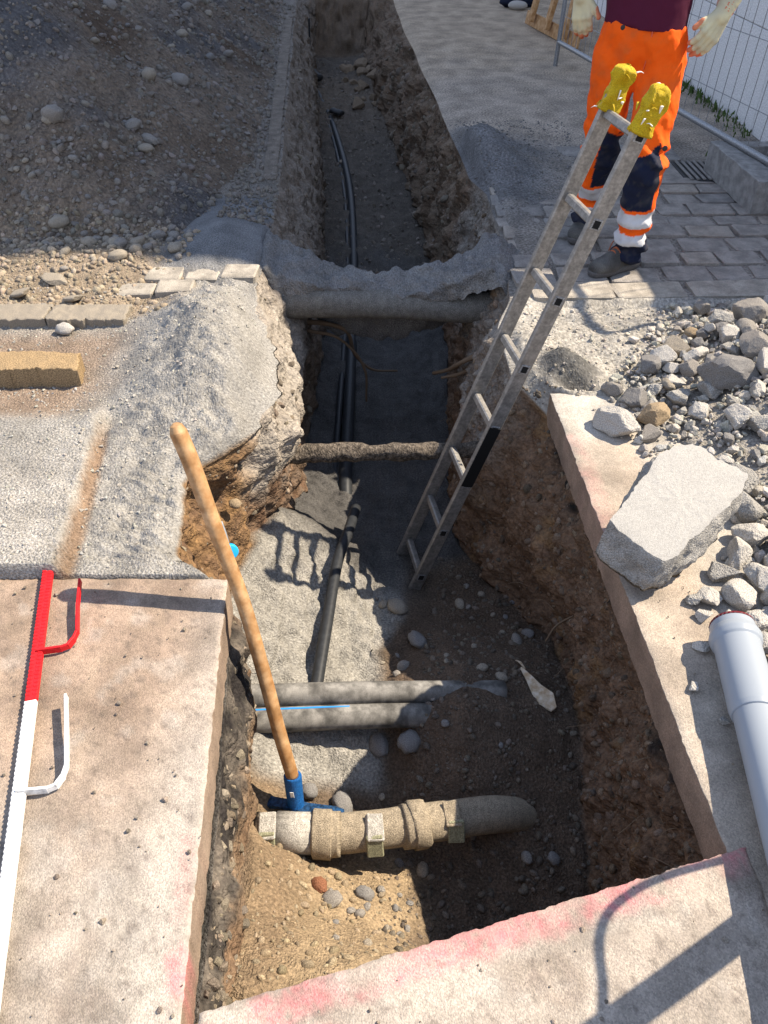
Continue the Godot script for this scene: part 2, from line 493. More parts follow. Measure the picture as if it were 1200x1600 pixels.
func right_h(x: float, f: float) -> float:
	var p := V(x, 0, f)
	var h := -0.17 if f < 2.5 else lerpf(-0.17, 0.0, ss(2.5, 2.62, f))
	if f < 2.6:
		h = lerpf(h, -0.02, ss(2.3, 2.5, f) * 0.0)
	if f > 2.5 and f < 3.6:
		var w := ss(2.5, 2.7, f) * ss(3.5, 3.4, f)
		h += w * (0.02 + hump(x, f, 0.66, 2.95, 0.2, 0.25, 0.05) + hump(x, f, 0.76, 2.80, 0.13, 0.09, 0.07) - hump(x, f, 0.80, 2.68, 0.10, 0.04, 0.06) + 0.03 * (0.5 - cell(p, 10.0)) + 0.012 * (0.5 - cell(p, 26.0)) + 0.03 * fb(p, 2.5))
	h += -0.035 * ss(3.46, 3.42, f) * ss(2.6, 2.7, f)
	h += (-0.010 + 0.013 * fb(p, 2.2) + 0.004 * fb(p, 12.0)) * ss(3.44, 3.47, f) * ss(6.05, 5.75, f) * ss(2.75, 2.65, x) + 0.03 * ss(1.05, 0.8, x + 0.25 * fb(p, 1.7)) * ss(3.7, 4.4, f) * ss(6.0, 5.5, f)   # bed of the setts
	h += hump(x, f, 0.68, 5.75, 0.27, 0.55, 0.17) + hump(x, f, 1.0, 5.35, 0.35, 0.55, 0.05) + (0.025 * fb(p, 7.0) + 0.012 * (0.5 - cell(p, 12.0))) * hump(x, f, 0.8, 5.6, 0.5, 0.8, 1.0)
	h += 0.02 * fb(p, 0.9) * ss(5.5, 6.5, f) + 0.003 * fb(p, 14.0) * ss(5.0, 4.0, f) + 0.0015 * fb(p, 40.0) * ss(4.5, 3.0, f)
	return h

func mixc(a: Color, b: Color, t: float) -> Color:
	return a.lerp(b, clampf(t, 0.0, 1.0))

const GREY_SAND := Color(0.435, 0.41, 0.37)
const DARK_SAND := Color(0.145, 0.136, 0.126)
const BEIGE := Color(0.42, 0.33, 0.235)
const BROWN := Color(0.22, 0.145, 0.095)
const GRAVEL := Color(0.20, 0.145, 0.10)
const OCHRE := Color(0.36, 0.23, 0.115)
const PIT_SAND := Color(0.54, 0.40, 0.245)

func left_c(x: float, f: float) -> Color:
	var p := V(x, 0, f)
	var n := fb(p, 3.0)
	var c := GREY_SAND
	c = mixc(c, Color(0.52, 0.485, 0.435), ss(-0.93, -1.1, x) * ss(2.4, 1.9, f))
	var crack := absf(x + 0.945 + (f - 1.57) * 0.11)
	c = mixc(c, Color(0.36, 0.25, 0.17), ss(0.03, 0.012, crack) * ss(2.45, 2.2, f) + ss(-0.98, -1.3, x + 0.1 * n) * ss(2.35, 2.5, f) * ss(3.2, 3.0, f) * 0.8)
	c = mixc(c, BEIGE, ss(3.15, 3.3, f + 0.1 * n) * ss(-0.85, -1.15, x))
	c = mixc(c, Color(0.30, 0.24, 0.18), ss(3.6, 4.1, f + 0.2 * n) * 0.7)
	c = mixc(c, Color(0.29, 0.29, 0.29), ss(3.5, 3.8, f) * ss(5.2, 4.6, f + 0.4 * n) * ss(-1.25, -1.05, x))
	c = mixc(c, Color(0.33, 0.29, 0.245), ss(4.8, 5.6, f + 0.4 * n))
	c = mixc(Color(0.07, 0.063, 0.057), c, ss(1.57, 1.60, f))
	return c

func right_c(x: float, f: float) -> Color:
	var p := V(x, 0, f)
	var n := fb(p, 2.0)
	var c := Color(0.50, 0.465, 0.405)
	c = mixc(c, Color(0.20, 0.19, 0.175), ss(0.16, 0.08, Vector2(x - 0.76, (f - 2.80) * 0.9).length() + 0.05 * n))
	c = mixc(c, Color(0.37, 0.33, 0.285), ss(3.45, 3.6, f))
	c = mixc(c, Color(0.24, 0.235, 0.23), ss(4.3, 4.8, f + 0.3 * n) * ss(6.6, 5.9, f + 0.5 * n) * ss(1.2, 0.85, x + 0.2 * n))
	c = mixc(c, Color(0.58, 0.485, 0.385), ss(5.7, 6.6, f + 0.5 * n))
	c = mixc(c, Color(0.68, 0.54, 0.385), ss(7.0, 10.0, f + n))
	c = mixc(Color(0.07, 0.06, 0.052), c, ss(2.5, 2.6, f))
	return c

func pit_c(p: Vector3, part: float) -> Color:   # part: 0..1 left wall, 1..2 floor, 2..3 right wall
	var x := p.x
	var f := -p.z
	var n := fb(p, 3.0)
	var n2 := fb(p, 8.0)
	if part <= 1.0:
		var c := mixc(BROWN, BEIGE, 0.35 + 0.5 * n)
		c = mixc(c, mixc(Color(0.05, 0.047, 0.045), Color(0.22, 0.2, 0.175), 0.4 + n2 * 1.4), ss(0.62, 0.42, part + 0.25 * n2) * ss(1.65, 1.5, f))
		c = mixc(c, mixc(OCHRE, BROWN, 0.4 + n2), ss(1.6, 1.75, f) * ss(2.75, 2.45, f))
		c = mixc(c, mixc(GREY_SAND * 1.15, BROWN, 0.9 * ss(0.62, 0.8, part + 0.15 * n2) + 0.3 * n2), ss(2.25, 2.4, f) * ss(4.2, 3.6, f))
		c = mixc(c, mixc(Color(0.36, 0.325, 0.285), Color(0.22, 0.17, 0.125), 0.15 + 0.8 * n2 + 0.7 * ss(0.6, 1.0, part)), ss(3.6, 4.4, f))
		return c
	if part >= 2.0:
		var up := part - 2.0
		var c := mixc(BROWN, Color(0.33, 0.225, 0.155), 0.4 + 0.9 * n2)
		c = mixc(c, OCHRE, ss(0.25, 0.5, n) * 0.6)
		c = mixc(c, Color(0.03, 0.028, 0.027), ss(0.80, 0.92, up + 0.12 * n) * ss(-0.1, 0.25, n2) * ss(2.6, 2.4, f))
		c = mixc(c, mixc(GREY_SAND, Color(0.25, 0.2, 0.16), 0.4 + n2), ss(2.6, 2.9, f) * ss(0.25, 0.6, up + 0.3 * n) * ss(5.5, 5.1, f))
		c = mixc(c, mixc(Color(0.28, 0.225, 0.17), BROWN, 0.3 + n2), ss(5.1, 5.6, f))
		return c
	var t := part - 1.0
	var c := GRAVEL
	# the sunlit sandy corner by the near slab
	c = mixc(c, PIT_SAND, ss(1.25, 1.05, f + 0.1 * n) * ss(0.16, 0.02, x + 0.05 * n2))
	c = mixc(c, mixc(PIT_SAND, BROWN, 0.5), ss(1.5, 1.15, f) * ss(-0.15, -0.3, x))
	# fill sand sloping in from the left
	c = mixc(c, Color(0.47, 0.44, 0.39), ss(1.32, 1.42, f + 0.08 * n) * ss(2.9, 2.6, f) * ss(0.02, -0.06, x + 0.05 * n - 0.12 * ss(2.0, 2.4, f)))
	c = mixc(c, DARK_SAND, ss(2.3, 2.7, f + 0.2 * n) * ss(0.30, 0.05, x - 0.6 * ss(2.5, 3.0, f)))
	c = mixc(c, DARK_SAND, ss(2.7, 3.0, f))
	c = mixc(c, Color(0.20, 0.165, 0.13), ss(5.4, 7.0, f + 0.6 * n) * 0.9)
	c = mixc(c, Color(0.24, 0.175, 0.12), ss(12.4, 12.7, f))
	c = mixc(c, Color(0.27, 0.21, 0.155), ss(12.0, 11.0, f) * ss(8.5, 11.0, f + 0.6 * n))
	return c

func build_ground() -> void:
	G.resize(NU * NV)
	GC.resize(NU * NV)
	var off := PackedFloat32Array()
	for i in NL + 1:
		off.append(0.011 * (pow(1.0125, i) - 1.0) / 0.0125)
	for j in NV:
		var f := F0 * exp(STEP * j)
		var P := prof(f)
		var z := -f
		var at := j * NU
		var lx := P[0].x
		var wob := 0.02 * fb(V(0, 0, f), 5.0) + 0.012 * fb(V(3, 0, f), 16.0)
		wob += (0.07 * fb(V(9, 0, f), 3.2) + 0.02 * (0.5 - cell(V(1, 0, f), 7.0))) * ss(2.2, 2.4, f) * ss(4.2, 3.8, f)
		wob *= ss(1.62, 1.75, f)
		for i in NL:
			var o: float = off[NL - i]
			var x := lx + wob - o
			var h := lerpf(P[0].y, left_h(x, f), ss(-0.01, lerpf(0.035, 0.17, ss(2.25, 2.45, f) * ss(3.9, 3.5, f)), o))
			G[at + i] = Vector3(x, h, z)
			GC[at + i] = left_c(x, f)
		for i in NR + 1:
			var o: float = off[i]
			var x := P[8].x + o
			var h := lerpf(P[8].y, right_h(x, f), ss(0.0, 0.08, o))
			G[at + NU - 1 - NR + i] = Vector3(x, h, z)
			GC[at + NU - 1 - NR + i] = right_c(x, f)
		for i in NW + NF + NW:
			if i == 0:
				pass
			var part := 0.0
			var a := Vector2.ZERO
			var b := Vector2.ZERO
			var w := 0.0
			if i <= NW:
				part = float(i) / NW
				var t := part * 2.0
				var k := mini(int(t), 1)
				a = P[k]; b = P[k + 1]; w = t - k
			elif i <= NW + NF:
				part = 1.0 + float(i - NW) / NF
				var t := (part - 1.0) * 4.0
				var k := mini(int(t), 3)
				a = P[2 + k]; b = P[3 + k]; w = t - k
			else:
				part = 2.0 + float(i - NW - NF) / NW
				var t := (part - 2.0) * 2.0
				var k := mini(int(t), 1)
				a = P[6 + k]; b = P[7 + k]; w = t - k
			var q := a.lerp(b, w)
			var dir := (b - a).normalized()
			var nrm := Vector2(-dir.y, dir.x)     # towards the open trench
			if part < 1.0 or part > 2.0:
				pass
			var p := Vector3(q.x, q.y, z)
			var amp := 0.0
			if part <= 1.0:
				var fade := ss(0.0, 0.14, part) * lerpf(0.6, 1.0, ss(1.3, 1.6, f))
				amp = fade * (0.055 * fb(p, 2.2) + 0.045 * fb(p, 6.0) + 0.03 * (0.5 - cell(p, 7.0)) + 0.012 * fb(p, 20.0))
			elif part >= 2.0:
				var up := part - 2.0
				var fade := ss(1.0, 0.92, up)
				var far := ss(4.8, 6.0, f)
				amp = fade * ((0.06 + 0.06 * far) * fb(p, 1.9) + 0.05 * fb(p * Vector3(1, 0.7, 1), 5.0) + (0.04 + 0.05 * far) * (0.45 - cell(p * Vector3(1, 0.8, 1), 6.0)) + 0.022 * fb(p, 17.0) + 0.022 * (0.5 - cell(p, 20.0)) + 0.003 * fb(p, 45.0))
			else:
				var sandy := ss(2.6, 2.9, f)
				amp = 0.03 * fb(p, 1.6) + 0.022 * fb(p, 5.0) * (0.6 + sandy) + 0.012 * (0.5 - cell(p, 13.0)) + 0.006 * fb(p, 30.0)
				# dents and lumps in the fill sand on the left
				amp += ss(1.35, 1.6, f) * ss(2.7, 2.4, f) * ss(0.15, -0.05, q.x) * (0.045 * fb(p, 4.0) + 0.024 * (0.5 - cell(p, 13.0)) + 0.010 * fb(p, 28.0))
			q += nrm * amp
			if i == 0:
				q = Vector2(lx + wob, P[0].y)
			G[at + NL + i] = Vector3(q.x, q.y, z + (0.22 * fb(p, 1.7) + 0.12 * fb(p, 5.0)) * ss(12.4, 12.8, f) * ss(13.8, 13.3, f) * ss(0.0, -0.15, q.y))
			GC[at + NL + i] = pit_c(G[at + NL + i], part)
	var s := func(called: String, u0: int, u1: int, m: String) -> void:
		struct(called, sheet(G, NU, NV, GC, u0, u1), M[m])
	s.call("sand_ground", 0, NL, "sand")
	s.call("trench_wall_left", NL, NL + NW, "soil")
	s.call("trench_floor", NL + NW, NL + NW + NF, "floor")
	s.call("trench_wall_right", NL + NW + NF, NL + NW + NF + NW, "soil")
	s.call("paved_ground", NU - 1 - NR, NU - 1, "dirt")
	# the earth closing the trench under the near slab, and the land beyond
	var st := st_begin()
	quad(st, V(0.055, -1.3, 0.57), V(0.055, -0.12, 0.545), V(1.0, -0.12, 0.805), V(1.0, -1.3, 0.83))
	quad(st, V(0.055, -1.3, 0.35), V(0.055, -0.12, 0.35), V(0.055, -0.12, 0.545), V(0.055, -1.3, 0.57))
	struct("trench_wall_near", done(st), M["soil_plain"])
	st = st_begin()
	var B := 160.0
	quad(st, V(-B, -0.03, 14.1), V(-B, -0.03, B), V(B, -0.03, B), V(B, -0.03, 14.1))
	quad(st, V(-B, -0.08, -B), V(-B, -0.08, 14.1), V(-6.0, -0.08, 14.1), V(-6.0, -0.08, -B))
	quad(st, V(6.0, -0.08, -B), V(6.0, -0.08, 14.1), V(B, -0.08, 14.1), V(B, -0.08, -B))
	quad(st, V(-6.0, -0.14, -B), V(-6.0, -0.14, 0.31), V(6.0, -0.14, 0.31), V(6.0, -0.14, -B))
	struct("land", done(st), M["land"])

func ground_at(x: float, f: float) -> Vector3:   # top surface there
	var j := clampi(int(round(log(f / F0) / STEP)), 0, NV - 1)
	var best := -9.0
	var P := prof(f)
	var lo := 0
	var hi := NU - 1
	if x < P[2].x - 0.12:
		hi = NL + 4
	elif x > P[6].x + 0.12:
		lo = NU - 1 - NR - 4
	else:
		lo = NL + NW - 30
		hi = NL + NW + NF + 30
	for i in range(lo, hi):
		var a := G[j * NU + i]
		var b := G[j * NU + i + 1]
		if (a.x <= x and b.x > x) or (b.x <= x and a.x > x):
			best = maxf(best, lerpf(a.y, b.y, (x - a.x) / (b.x - a.x + 1e-9)))
	return V(x, best if best > -5.0 else G[j * NU + (lo + hi) / 2].y, f)

# ---------------------------------------------------------------- spoil heap
func heap_h(x: float, f: float) -> float:
	var p := V(x, 0, f)
	var df := f - 3.98 + 0.10 * fb(p, 1.2)
	var dx := -1.02 + 0.24 * ss(4.7, 5.7, f) - 0.07 * (f - 4.0) - x + 0.08 * fb(p, 1.1) + 0.02 * (f - 4.0) * 0.0
	var k := 0.35
	var a := df * 0.95
	var hh := clampf(0.5 + 0.5 * (dx - a) / k, 0.0, 1.0)
	var d := lerpf(dx, a, hh) - k * hh * (1.0 - hh)
	var h := d * 0.72
	if h > 0.75:
		h = 0.75 + (1.0 - exp(-(h - 0.75) / 0.9)) * 0.9
	h += (0.07 * fb(p, 0.9) + 0.035 * fb(p, 3.0) + 0.018 * fb(p, 9.0) + 0.02 * (0.5 - cell(p, 6.0))) * ss(-0.1, 0.25, d)
	return h + 0.01

func build_heap() -> void:
	var f0 := 3.8
	var step := 0.0042
	var nv := int(log(13.8 / f0) / step)
	var nu := 250
	var p := PackedVector3Array()
	var c := PackedColorArray()
	for j in nv:
		var f := f0 * exp(step * j)
		for i in nu:
			var t := float(i) / (nu - 1)
			var x := lerpf(-5.6 - 0.25 * (f - 4.0), -0.62 - 0.06 * (f - 4.0), 1.0 - pow(1.0 - t, 1.35))
			var q := V(x, heap_h(x, f), f)
			p.append(q)
			var n := fb(q, 1.2)
			var col := mixc(Color(0.245, 0.20, 0.158), Color(0.31, 0.265, 0.22), 0.5 + n)
			col = mixc(col, Color(0.18, 0.135, 0.10), ss(0.1, 0.5, fb(q + Vector3(9, 0, 0), 0.7)))
			col = mixc(col, Color(0.17, 0.17, 0.18), ss(0.0, 0.4, fb(q + Vector3(0, 9, 4), 0.6)))
			col = mixc(col, BEIGE, ss(4.35, 4.05, f) * 0.5)
			c.append(col)
	struct("spoil_heap", sheet(p, nu, nv, c), M["heap"])

# ---------------------------------------------------------------- slabs
func slab_mesh(A: Vector3, B: Vector3, C: Vector3, D: Vector3, thick: float, nu: int, nv: int, colour: Callable, rough := 1.0) -> ArrayMesh:
	# A far left, B far right, C near right, D near left; the rim drops to the underside
	var p := PackedVector3Array()
	var c := PackedColorArray()
	for j in nv + 4:
		for i in nu + 4:
			var ii := clampi(i - 2, 0, nu - 1)
			var jj := clampi(j - 2, 0, nv - 1)
			var u := float(ii) / (nu - 1)
			var v := float(jj) / (nv - 1)
			var q := D.lerp(C, u).lerp(A.lerp(B, u), v)
			var edge := ii == 0 or ii == nu - 1 or jj == 0 or jj == nv - 1
			if edge:
				q += (Vector3(fb(q, 14.0), 0, fb(q + Vector3(5, 5, 5), 14.0)) * 0.005 + Vector3(fb(q, 50.0), 0, fb(q + Vector3(5, 5, 5), 50.0)) * 0.004) * rough
			q.y += 0.004 * fb(q, 2.5) + 0.0015 * fb(q, 22.0) * rough + (rough - 1.0) * 0.003 * fb(q, 9.0)
			var outer := i < 2 or i > nu + 1 or j < 2 or j > nv + 1
			var rim := i < 1 or i > nu + 2 or j < 1 or j > nv + 2
			if outer and not rim:
				q.y -= 0.006 + 0.004 * absf(fb(q, 30.0))
			if rim:
				q.y -= thick
			elif edge and not outer:
				q.y -= 0.002
			p.append(q)
			c.append(colour.call(q, rim or outer))
	return sheet(p, nu + 4, nv + 4, c)

func pink(q: Vector3, a: Vector2, b: Vector2, width: float, sd: float) -> float:   # how much sprayed paint lies at q, along a line on the slab
	var w := Vector2(q.x, -q.z)
	var t := clampf((w - a).dot(b - a) / (b - a).length_squared(), 0.0, 1.0)
	var d := w.distance_to(a.lerp(b, t)) + 0.010 * fb(q, 20.0)
	var patchy := ss(-0.45, 0.0, fb(q + Vector3(sd, 0, 0), 4.0)) * (0.6 + 0.8 * fb(q, 45.0))
	return ss(width, width * 0.4, d) * patchy

func slab_c(q: Vector3, rim: bool) -> Color:
	var f := -q.z
	var c := mixc(Color(0.405, 0.345, 0.285), Color(0.46, 0.405, 0.345), 0.5 + 0.9 * fb(q, 1.3))
	if q.x < 0.0:
		c = mixc(c, Color(0.355, 0.255, 0.185), ss(0.65, 1.25, f + 0.35 * fb(q, 1.6)) * 0.85)
		c = mixc(c, Color(0.50, 0.45, 0.39), ss(0.25, 0.05, absf(q.x + 0.44 - 0.05 * f)) * 0.6)
	c = mixc(c, Color(0.52, 0.48, 0.43), ss(0.18, 0.45, fb(q + Vector3(3, 1, 7), 7.0)) * 0.3)
	c = mixc(c, Color(0.22, 0.165, 0.125), ss(0.22, 0.42, fb(q + Vector3(8, 2, 1), 3.0)) * 0.35)
	c = mixc(c, Color(0.15, 0.12, 0.10), ss(0.30, 0.42, fb(q + Vector3(1, 6, 1), 26.0)) * 0.45)
	if rim:
		c = mixc(c, Color(0.33, 0.23, 0.16), 0.75)
	return c

func near_c(q: Vector3, rim: bool) -> Color:
	var c := slab_c(q + Vector3(2.0, 0, 0), rim)
	c = mixc(c, Color(0.70, 0.24, 0.25), 0.85 * pink(q, Vector2(-0.22, 0.475), Vector2(0.80, 0.77), 0.046, 1.0))
	c = mixc(c, Color(0.72, 0.24, 0.24), 0.8 * pink(q, Vector2(-0.37, 0.42), Vector2(-0.10, 0.43), 0.03, 5.0))
	c = mixc(c, Color(0.72, 0.22, 0.24), 0.8 * pink(q, Vector2(0.02, 0.34), Vector2(0.18, 0.36), 0.03, 7.0))
	return c

func left_slab_c(q: Vector3, rim: bool) -> Color:
	var c := slab_c(q, rim)
	c = mixc(c, Color(0.70, 0.22, 0.23), 0.9 * pink(q, Vector2(-0.385, 0.40), Vector2(-0.40, 0.56), 0.03, 2.0))
	c = mixc(c, Color(0.66, 0.36, 0.32), 0.5 * pink(q, Vector2(-0.41, 0.56), Vector2(-0.43, 0.80), 0.025, 3.0))
	return c

func right_slab_c(q: Vector3, rim: bool) -> Color:
	var c := mixc(Color(0.43, 0.35, 0.275), Color(0.48, 0.415, 0.34), 0.5 + fb(q, 2.0))
	c = mixc(c, Color(0.53, 0.49, 0.43), maxf(ss(2.2, 2.5, -q.z + 0.2 * fb(q, 3.0)), 0.85 * ss(0.86, 1.05, q.x + 0.12 * fb(q, 4.0))))
	c = mixc(c, Color(0.66, 0.36, 0.32), 0.6 * pink(q, Vector2(0.69, 2.3), Vector2(0.72, 1.8), 0.05, 4.0))
	if rim:
		c = mixc(c, Color(0.32, 0.215, 0.15), 0.85)
	return c

func build_slabs() -> void:
	struct("concrete_pavement_left", slab_mesh(V(-3.2, 0, 1.600), V(-0.466, 0, 1.595), V(-0.350, 0, 0.10), V(-3.2, 0, 0.10), 0.13, 230, 130, left_slab_c), M["slab"])
	struct("concrete_pavement_near", slab_mesh(V(-0.344, 0.004, 0.468), V(0.788, 0.004, 0.784), V(0.80, 0.004, -0.6), V(-0.340, 0.004, -0.6), 0.14, 140, 130, near_c), M["slab"])
	struct("concrete_pavement_right", slab_mesh(V(0.662, 0, 2.617), V(3.4, 0, 2.66), V(3.4, 0, -0.6), V(0.806, 0, -0.6), 0.13, 150, 210, right_slab_c), M["slab"])

# ---------------------------------------------------------------- stones
var pebbles := []
var rocks := []

func make_stones() -> void:
	for k in 10:
		pebbles.append(stone(2, 0, 0.22, Vector3(rng.randf_range(0.85, 1.15), rng.randf_range(0.5, 0.75), rng.randf_range(0.7, 1.0))))
	for k in 14:
		rocks.append(stone(3, rng.randi_range(15, 22), 0.05 if k < 9 else 0.10, Vector3(rng.randf_range(1.0, 1.4), rng.randf_range(0.65, 1.0), rng.randf_range(0.8, 1.1))))

func one_stone(called: String, mesh: Mesh, m: Material, at: Vector3, r: float, label: String, category: String, group := "", sink := 0.35) -> MeshInstance3D:
	var o := put(called, mesh, m)
	o.position = at + Vector3(0, r * (0.62 - sink), 0)
	o.rotation = Vector3(rng.randf_range(-0.5, 0.5), rng.randf_range(0, TAU), rng.randf_range(-0.5, 0.5))
	o.scale = Vector3.ONE * r
	tag(o, label, category, group)
	return o

func scatter(called: String, mesh: Mesh, m: Material, spots: Array) -> void:   # spots: [position, radius, colour]
	var mm := MultiMesh.new()
	mm.transform_format = MultiMesh.TRANSFORM_3D
	mm.use_colors = true
	mm.mesh = mesh
	mm.instance_count = spots.size()
	for k in spots.size():
		var s: Array = spots[k]
		var b := Basis.from_euler(Vector3(rng.randf() * TAU, rng.randf() * TAU, rng.randf() * TAU)).scaled(Vector3.ONE * float(s[1]))
		mm.set_instance_transform(k, Transform3D(b, s[0]))
		mm.set_instance_color(k, s[2])
	var o := MultiMeshInstance3D.new()
	o.multimesh = mm
	o.material_override = m
	o.name = numbered(called)
	add_child(o, true)
	o.set_meta("kind", "stuff")
	o.set_meta("label", "small loose stones too many to count")

func tint(base: Color, spread := 0.35) -> Color:
	var k := 1.0 + rng.randf_range(-spread, spread)
	return Color(base.r * k * rng.randf_range(0.95, 1.05), base.g * k, base.b * k * rng.randf_range(0.93, 1.05))

func size(lo: float, hi: float) -> float:     # small ones are common
	return lo * pow(hi / lo, pow(rng.randf(), 2.2))

func build_stones() -> void:
	make_stones()
	var sm := ["stone_a", "stone_b", "stone_c"]
	# ---- the spoil heap
	var big := [[-1.86, 4.72, 0.075, "large smooth round grey cobble, biggest stone low on the spoil heap"], [-1.42, 6.0, 0.065, "rounded grey cobble halfway up the spoil heap"], [-1.98, 6.6, 0.06, "pale egg-shaped cobble high on the spoil heap"],
		[-1.42, 5.0, 0.05, "pale flat cobble low on the heap beside the grey sand spill"]]
	for b in big:
		one_stone("cobble", pebbles[rng.randi() % 10], M["stone_a"], V(b[0], heap_h(b[0], b[1]), b[1]), b[2], b[3], "stone", "", 0.3)
	for k in 95:
		var f := 3.95 + 5.2 * pow(rng.randf(), 1.6)
		var x := rng.randf_range(-1.05 - 0.07 * (f - 4.0) - 2.4, -0.98 - 0.07 * (f - 4.0))
		var h := heap_h(x, f)
		var hs := size(0.018, 0.055) * (0.75 + 0.06 * f)
		var hm := rng.randi() % 3
		one_stone("heap_stone", pebbles[rng.randi() % 10], M[sm[hm]], V(x, h, f), hs, "%s %s rounded stone lying %s the dark spoil heap" % ["large" if hs > 0.042 else "small", ["grey", "dark grey", "tan"][hm], "low on" if f < 4.7 else ("halfway up" if f < 6.0 else "high on")], "stone", "stones on the spoil heap", 0.25)
	var spots := []
	for q in 2:
		spots.clear()
		for k in 6500:
			var f := 3.9 + 8.5 * pow(rng.randf(), 1.8)
			var x := rng.randf_range(-1.0 - 0.07 * (f - 4.0) - 3.0, -0.78 - 0.07 * (f - 4.0))
			spots.append([V(x, maxf(heap_h(x, f), 0.0) + 0.002, f), size(0.006, 0.028) * (0.7 + 0.07 * f), tint(Color(0.27, 0.235, 0.20), 0.25)])
		scatter("heap_gravel", pebbles[q * 3] if q == 0 else rocks[1], M["pebble"], spots)
	# ---- sunlit gravel at the toe of the heap
	for k in 60:
		var f := rng.randf_range(3.3, 4.15)
		var x := rng.randf_range(-2.4, -1.0)
		if k > 25:
			f = rng.randf_range(3.75, 4.15)
			x = rng.randf_range(-1.9, -1.02)
		var g := ground_at(x, f)
		g.y = maxf(g.y, heap_h(x, f))
		one_stone("gravel_stone", pebbles[rng.randi() % 10], M["stone_c"] if k % 3 else M["stone_a"], g, size(0.018, 0.05), "pale rounded stone in the gravel at the foot of the heap", "stone", "stones at the foot of the heap")
	spots = []
	for k in 5000:
		var f := 3.2 + 1.0 * rng.randf()
		var x := -0.98 - 1.9 * pow(rng.randf(), 0.8)
		if rng.randf() > ss(-0.95, -1.25, x) + 0.1:
			continue
		var g := ground_at(x, f)
		g.y = maxf(g.y, heap_h(x, f))
		spots.append([g, size(0.005, 0.022), tint(Color(0.40, 0.325, 0.24))])
	scatter("toe_gravel", pebbles[4], M["pebble"], spots)
	one_stone("gravel_stone", pebbles[3], M["stone_d"], ground_at(-1.42, 3.11), 0.042, "round pale stone lying against the low kerb face", "stone", "", 0.1)
	for s in [[-1.72, 3.42], [-1.45, 3.36], [-1.93, 3.33], [-1.6, 3.55]]:
		var st := one_stone("stone_flake", rocks[8], M["stone_c"], ground_at(s[0], s[1]), 0.06, "flat brownish stone flake on the sunlit gravel", "stone", "broken flakes on the gravel", 0.3)
		st.scale *= Vector3(1.2, 0.35, 0.8)
	# ---- pit floor
	for k in 55:
		var f := rng.randf_range(0.95, 2.5)
		var x := rng.randf_range(-0.05, 0.62)
		if k < 14:
			x = rng.randf_range(-0.16, 0.1)
			f = rng.randf_range(0.72, 1.0)
		var g := ground_at(x, f)
		var pm := rng.randi() % 3
		one_stone("pit_pebble", pebbles[rng.randi() % 10], M[sm[pm]], g, size(0.010, 0.030), ["grey", "dark grey", "tan"][pm] + (" rounded pebble on the sunlit sand in the near corner of the pit" if k < 14 else (" rounded pebble on the pit floor between clay pipe and conduits" if f < 1.6 else " rounded pebble on the pit floor beyond the conduits")), "stone", "pebbles on the pit floor")
	for s in [[-0.02, 1.52, 0.045, "rounded grey cobble just in front of the two dark conduits"], [0.09, 1.50, 0.048, "flat-topped grey cobble in front of the conduits, beside another"], [-0.14, 1.30, 0.042, "grey cobble in the shade behind the broken pipe"], [-0.25, 1.33, 0.035, "smaller cobble at the shadow edge behind the mattock head"],
		[0.06, 2.30, 0.045, "pale yellowish cobble at the foot of the ladder"], [0.14, 2.06, 0.05, "long upright brown cobble below the foot of the ladder"]]:
		one_stone("cobble", pebbles[rng.randi() % 10], M["stone_b"] if s[1] < 2.2 else M["stone_c"], ground_at(s[0], s[1]), s[2], s[3], "stone", "", 0.25)
	one_stone("brick_fragment", pebbles[5], M["brick_red"], ground_at(-0.19, 0.98), 0.028, "small orange red brick fragment on the sunlit sand", "brick piece")
	spots = []
	for k in 3000:
		var f := 0.6 + 2.1 * rng.randf()
		var x := rng.randf_range(-0.36, 0.70)
		if f > 1.28 and x < 0.06 + 0.15 * (f - 1.3):
			continue
		spots.append([ground_at(x, f), size(0.004, 0.017), tint(Color(0.19, 0.155, 0.12) if x > 0.0 else Color(0.38, 0.30, 0.20))])
	scatter("pit_gravel", pebbles[6], M["pebble"], spots)
	# ---- stones sticking out of the walls: taken from the wall's own points
	spots = []
	for k in 4200:
		var j := int(NV * rng.randf() * 0.93)
		var i := NL + NW + NF + 3 + rng.randi() % (NW - 8)
		var p := G[j * NU + i]
		var r := size(0.004, 0.024) * (0.8 + 0.10 * -p.z)
		if -p.z > 4.0 and rng.randf() < 0.4:
			r *= 1.5
		spots.append([p + Vector3(r * 0.35, 0, 0), r, tint(Color(0.25, 0.18, 0.125) if -p.z < 5.0 else Color(0.25, 0.20, 0.15), 0.45)])
	scatter("wall_gravel", pebbles[7], M["pebble"], spots)
	spots = []
	for k in 900:
		var j := int(NV * rng.randf() * 0.93)
		var i := NL + 6 + rng.randi() % (NW - 8)
		var p := G[j * NU + i]
		spots.append([p - Vector3(0.004, 0, 0), size(0.005, 0.022) * (0.8 + 0.12 * -p.z), tint(Color(0.27, 0.22, 0.165))])
	scatter("bank_gravel", rocks[2], M["pebble"], spots)
	spots = []
	for k in 1500:
		var f := 5.5 + 6.8 * rng.randf()
		var P := prof(f)
		var x := rng.randf_range(P[2].x, P[6].x)
		spots.append([ground_at(x, f), size(0.006, 0.03), tint(Color(0.25, 0.21, 0.17))])
	scatter("trench_gravel", rocks[4], M["pebble"], spots)
	for k in 16:    # lumps fallen at the far end
		var f := rng.randf_range(10.2, 12.1)
		var P := prof(f)
		var x := rng.randf_range(P[4].x, P[6].x + 0.05)
		one_stone("fallen_lump", rocks[rng.randi() % 14], M["stone_f"], ground_at(x, f), rng.randf_range(0.05, 0.12), "broken lump fallen at the far end of the trench", "stone", "lumps at the trench end")
	spots = []
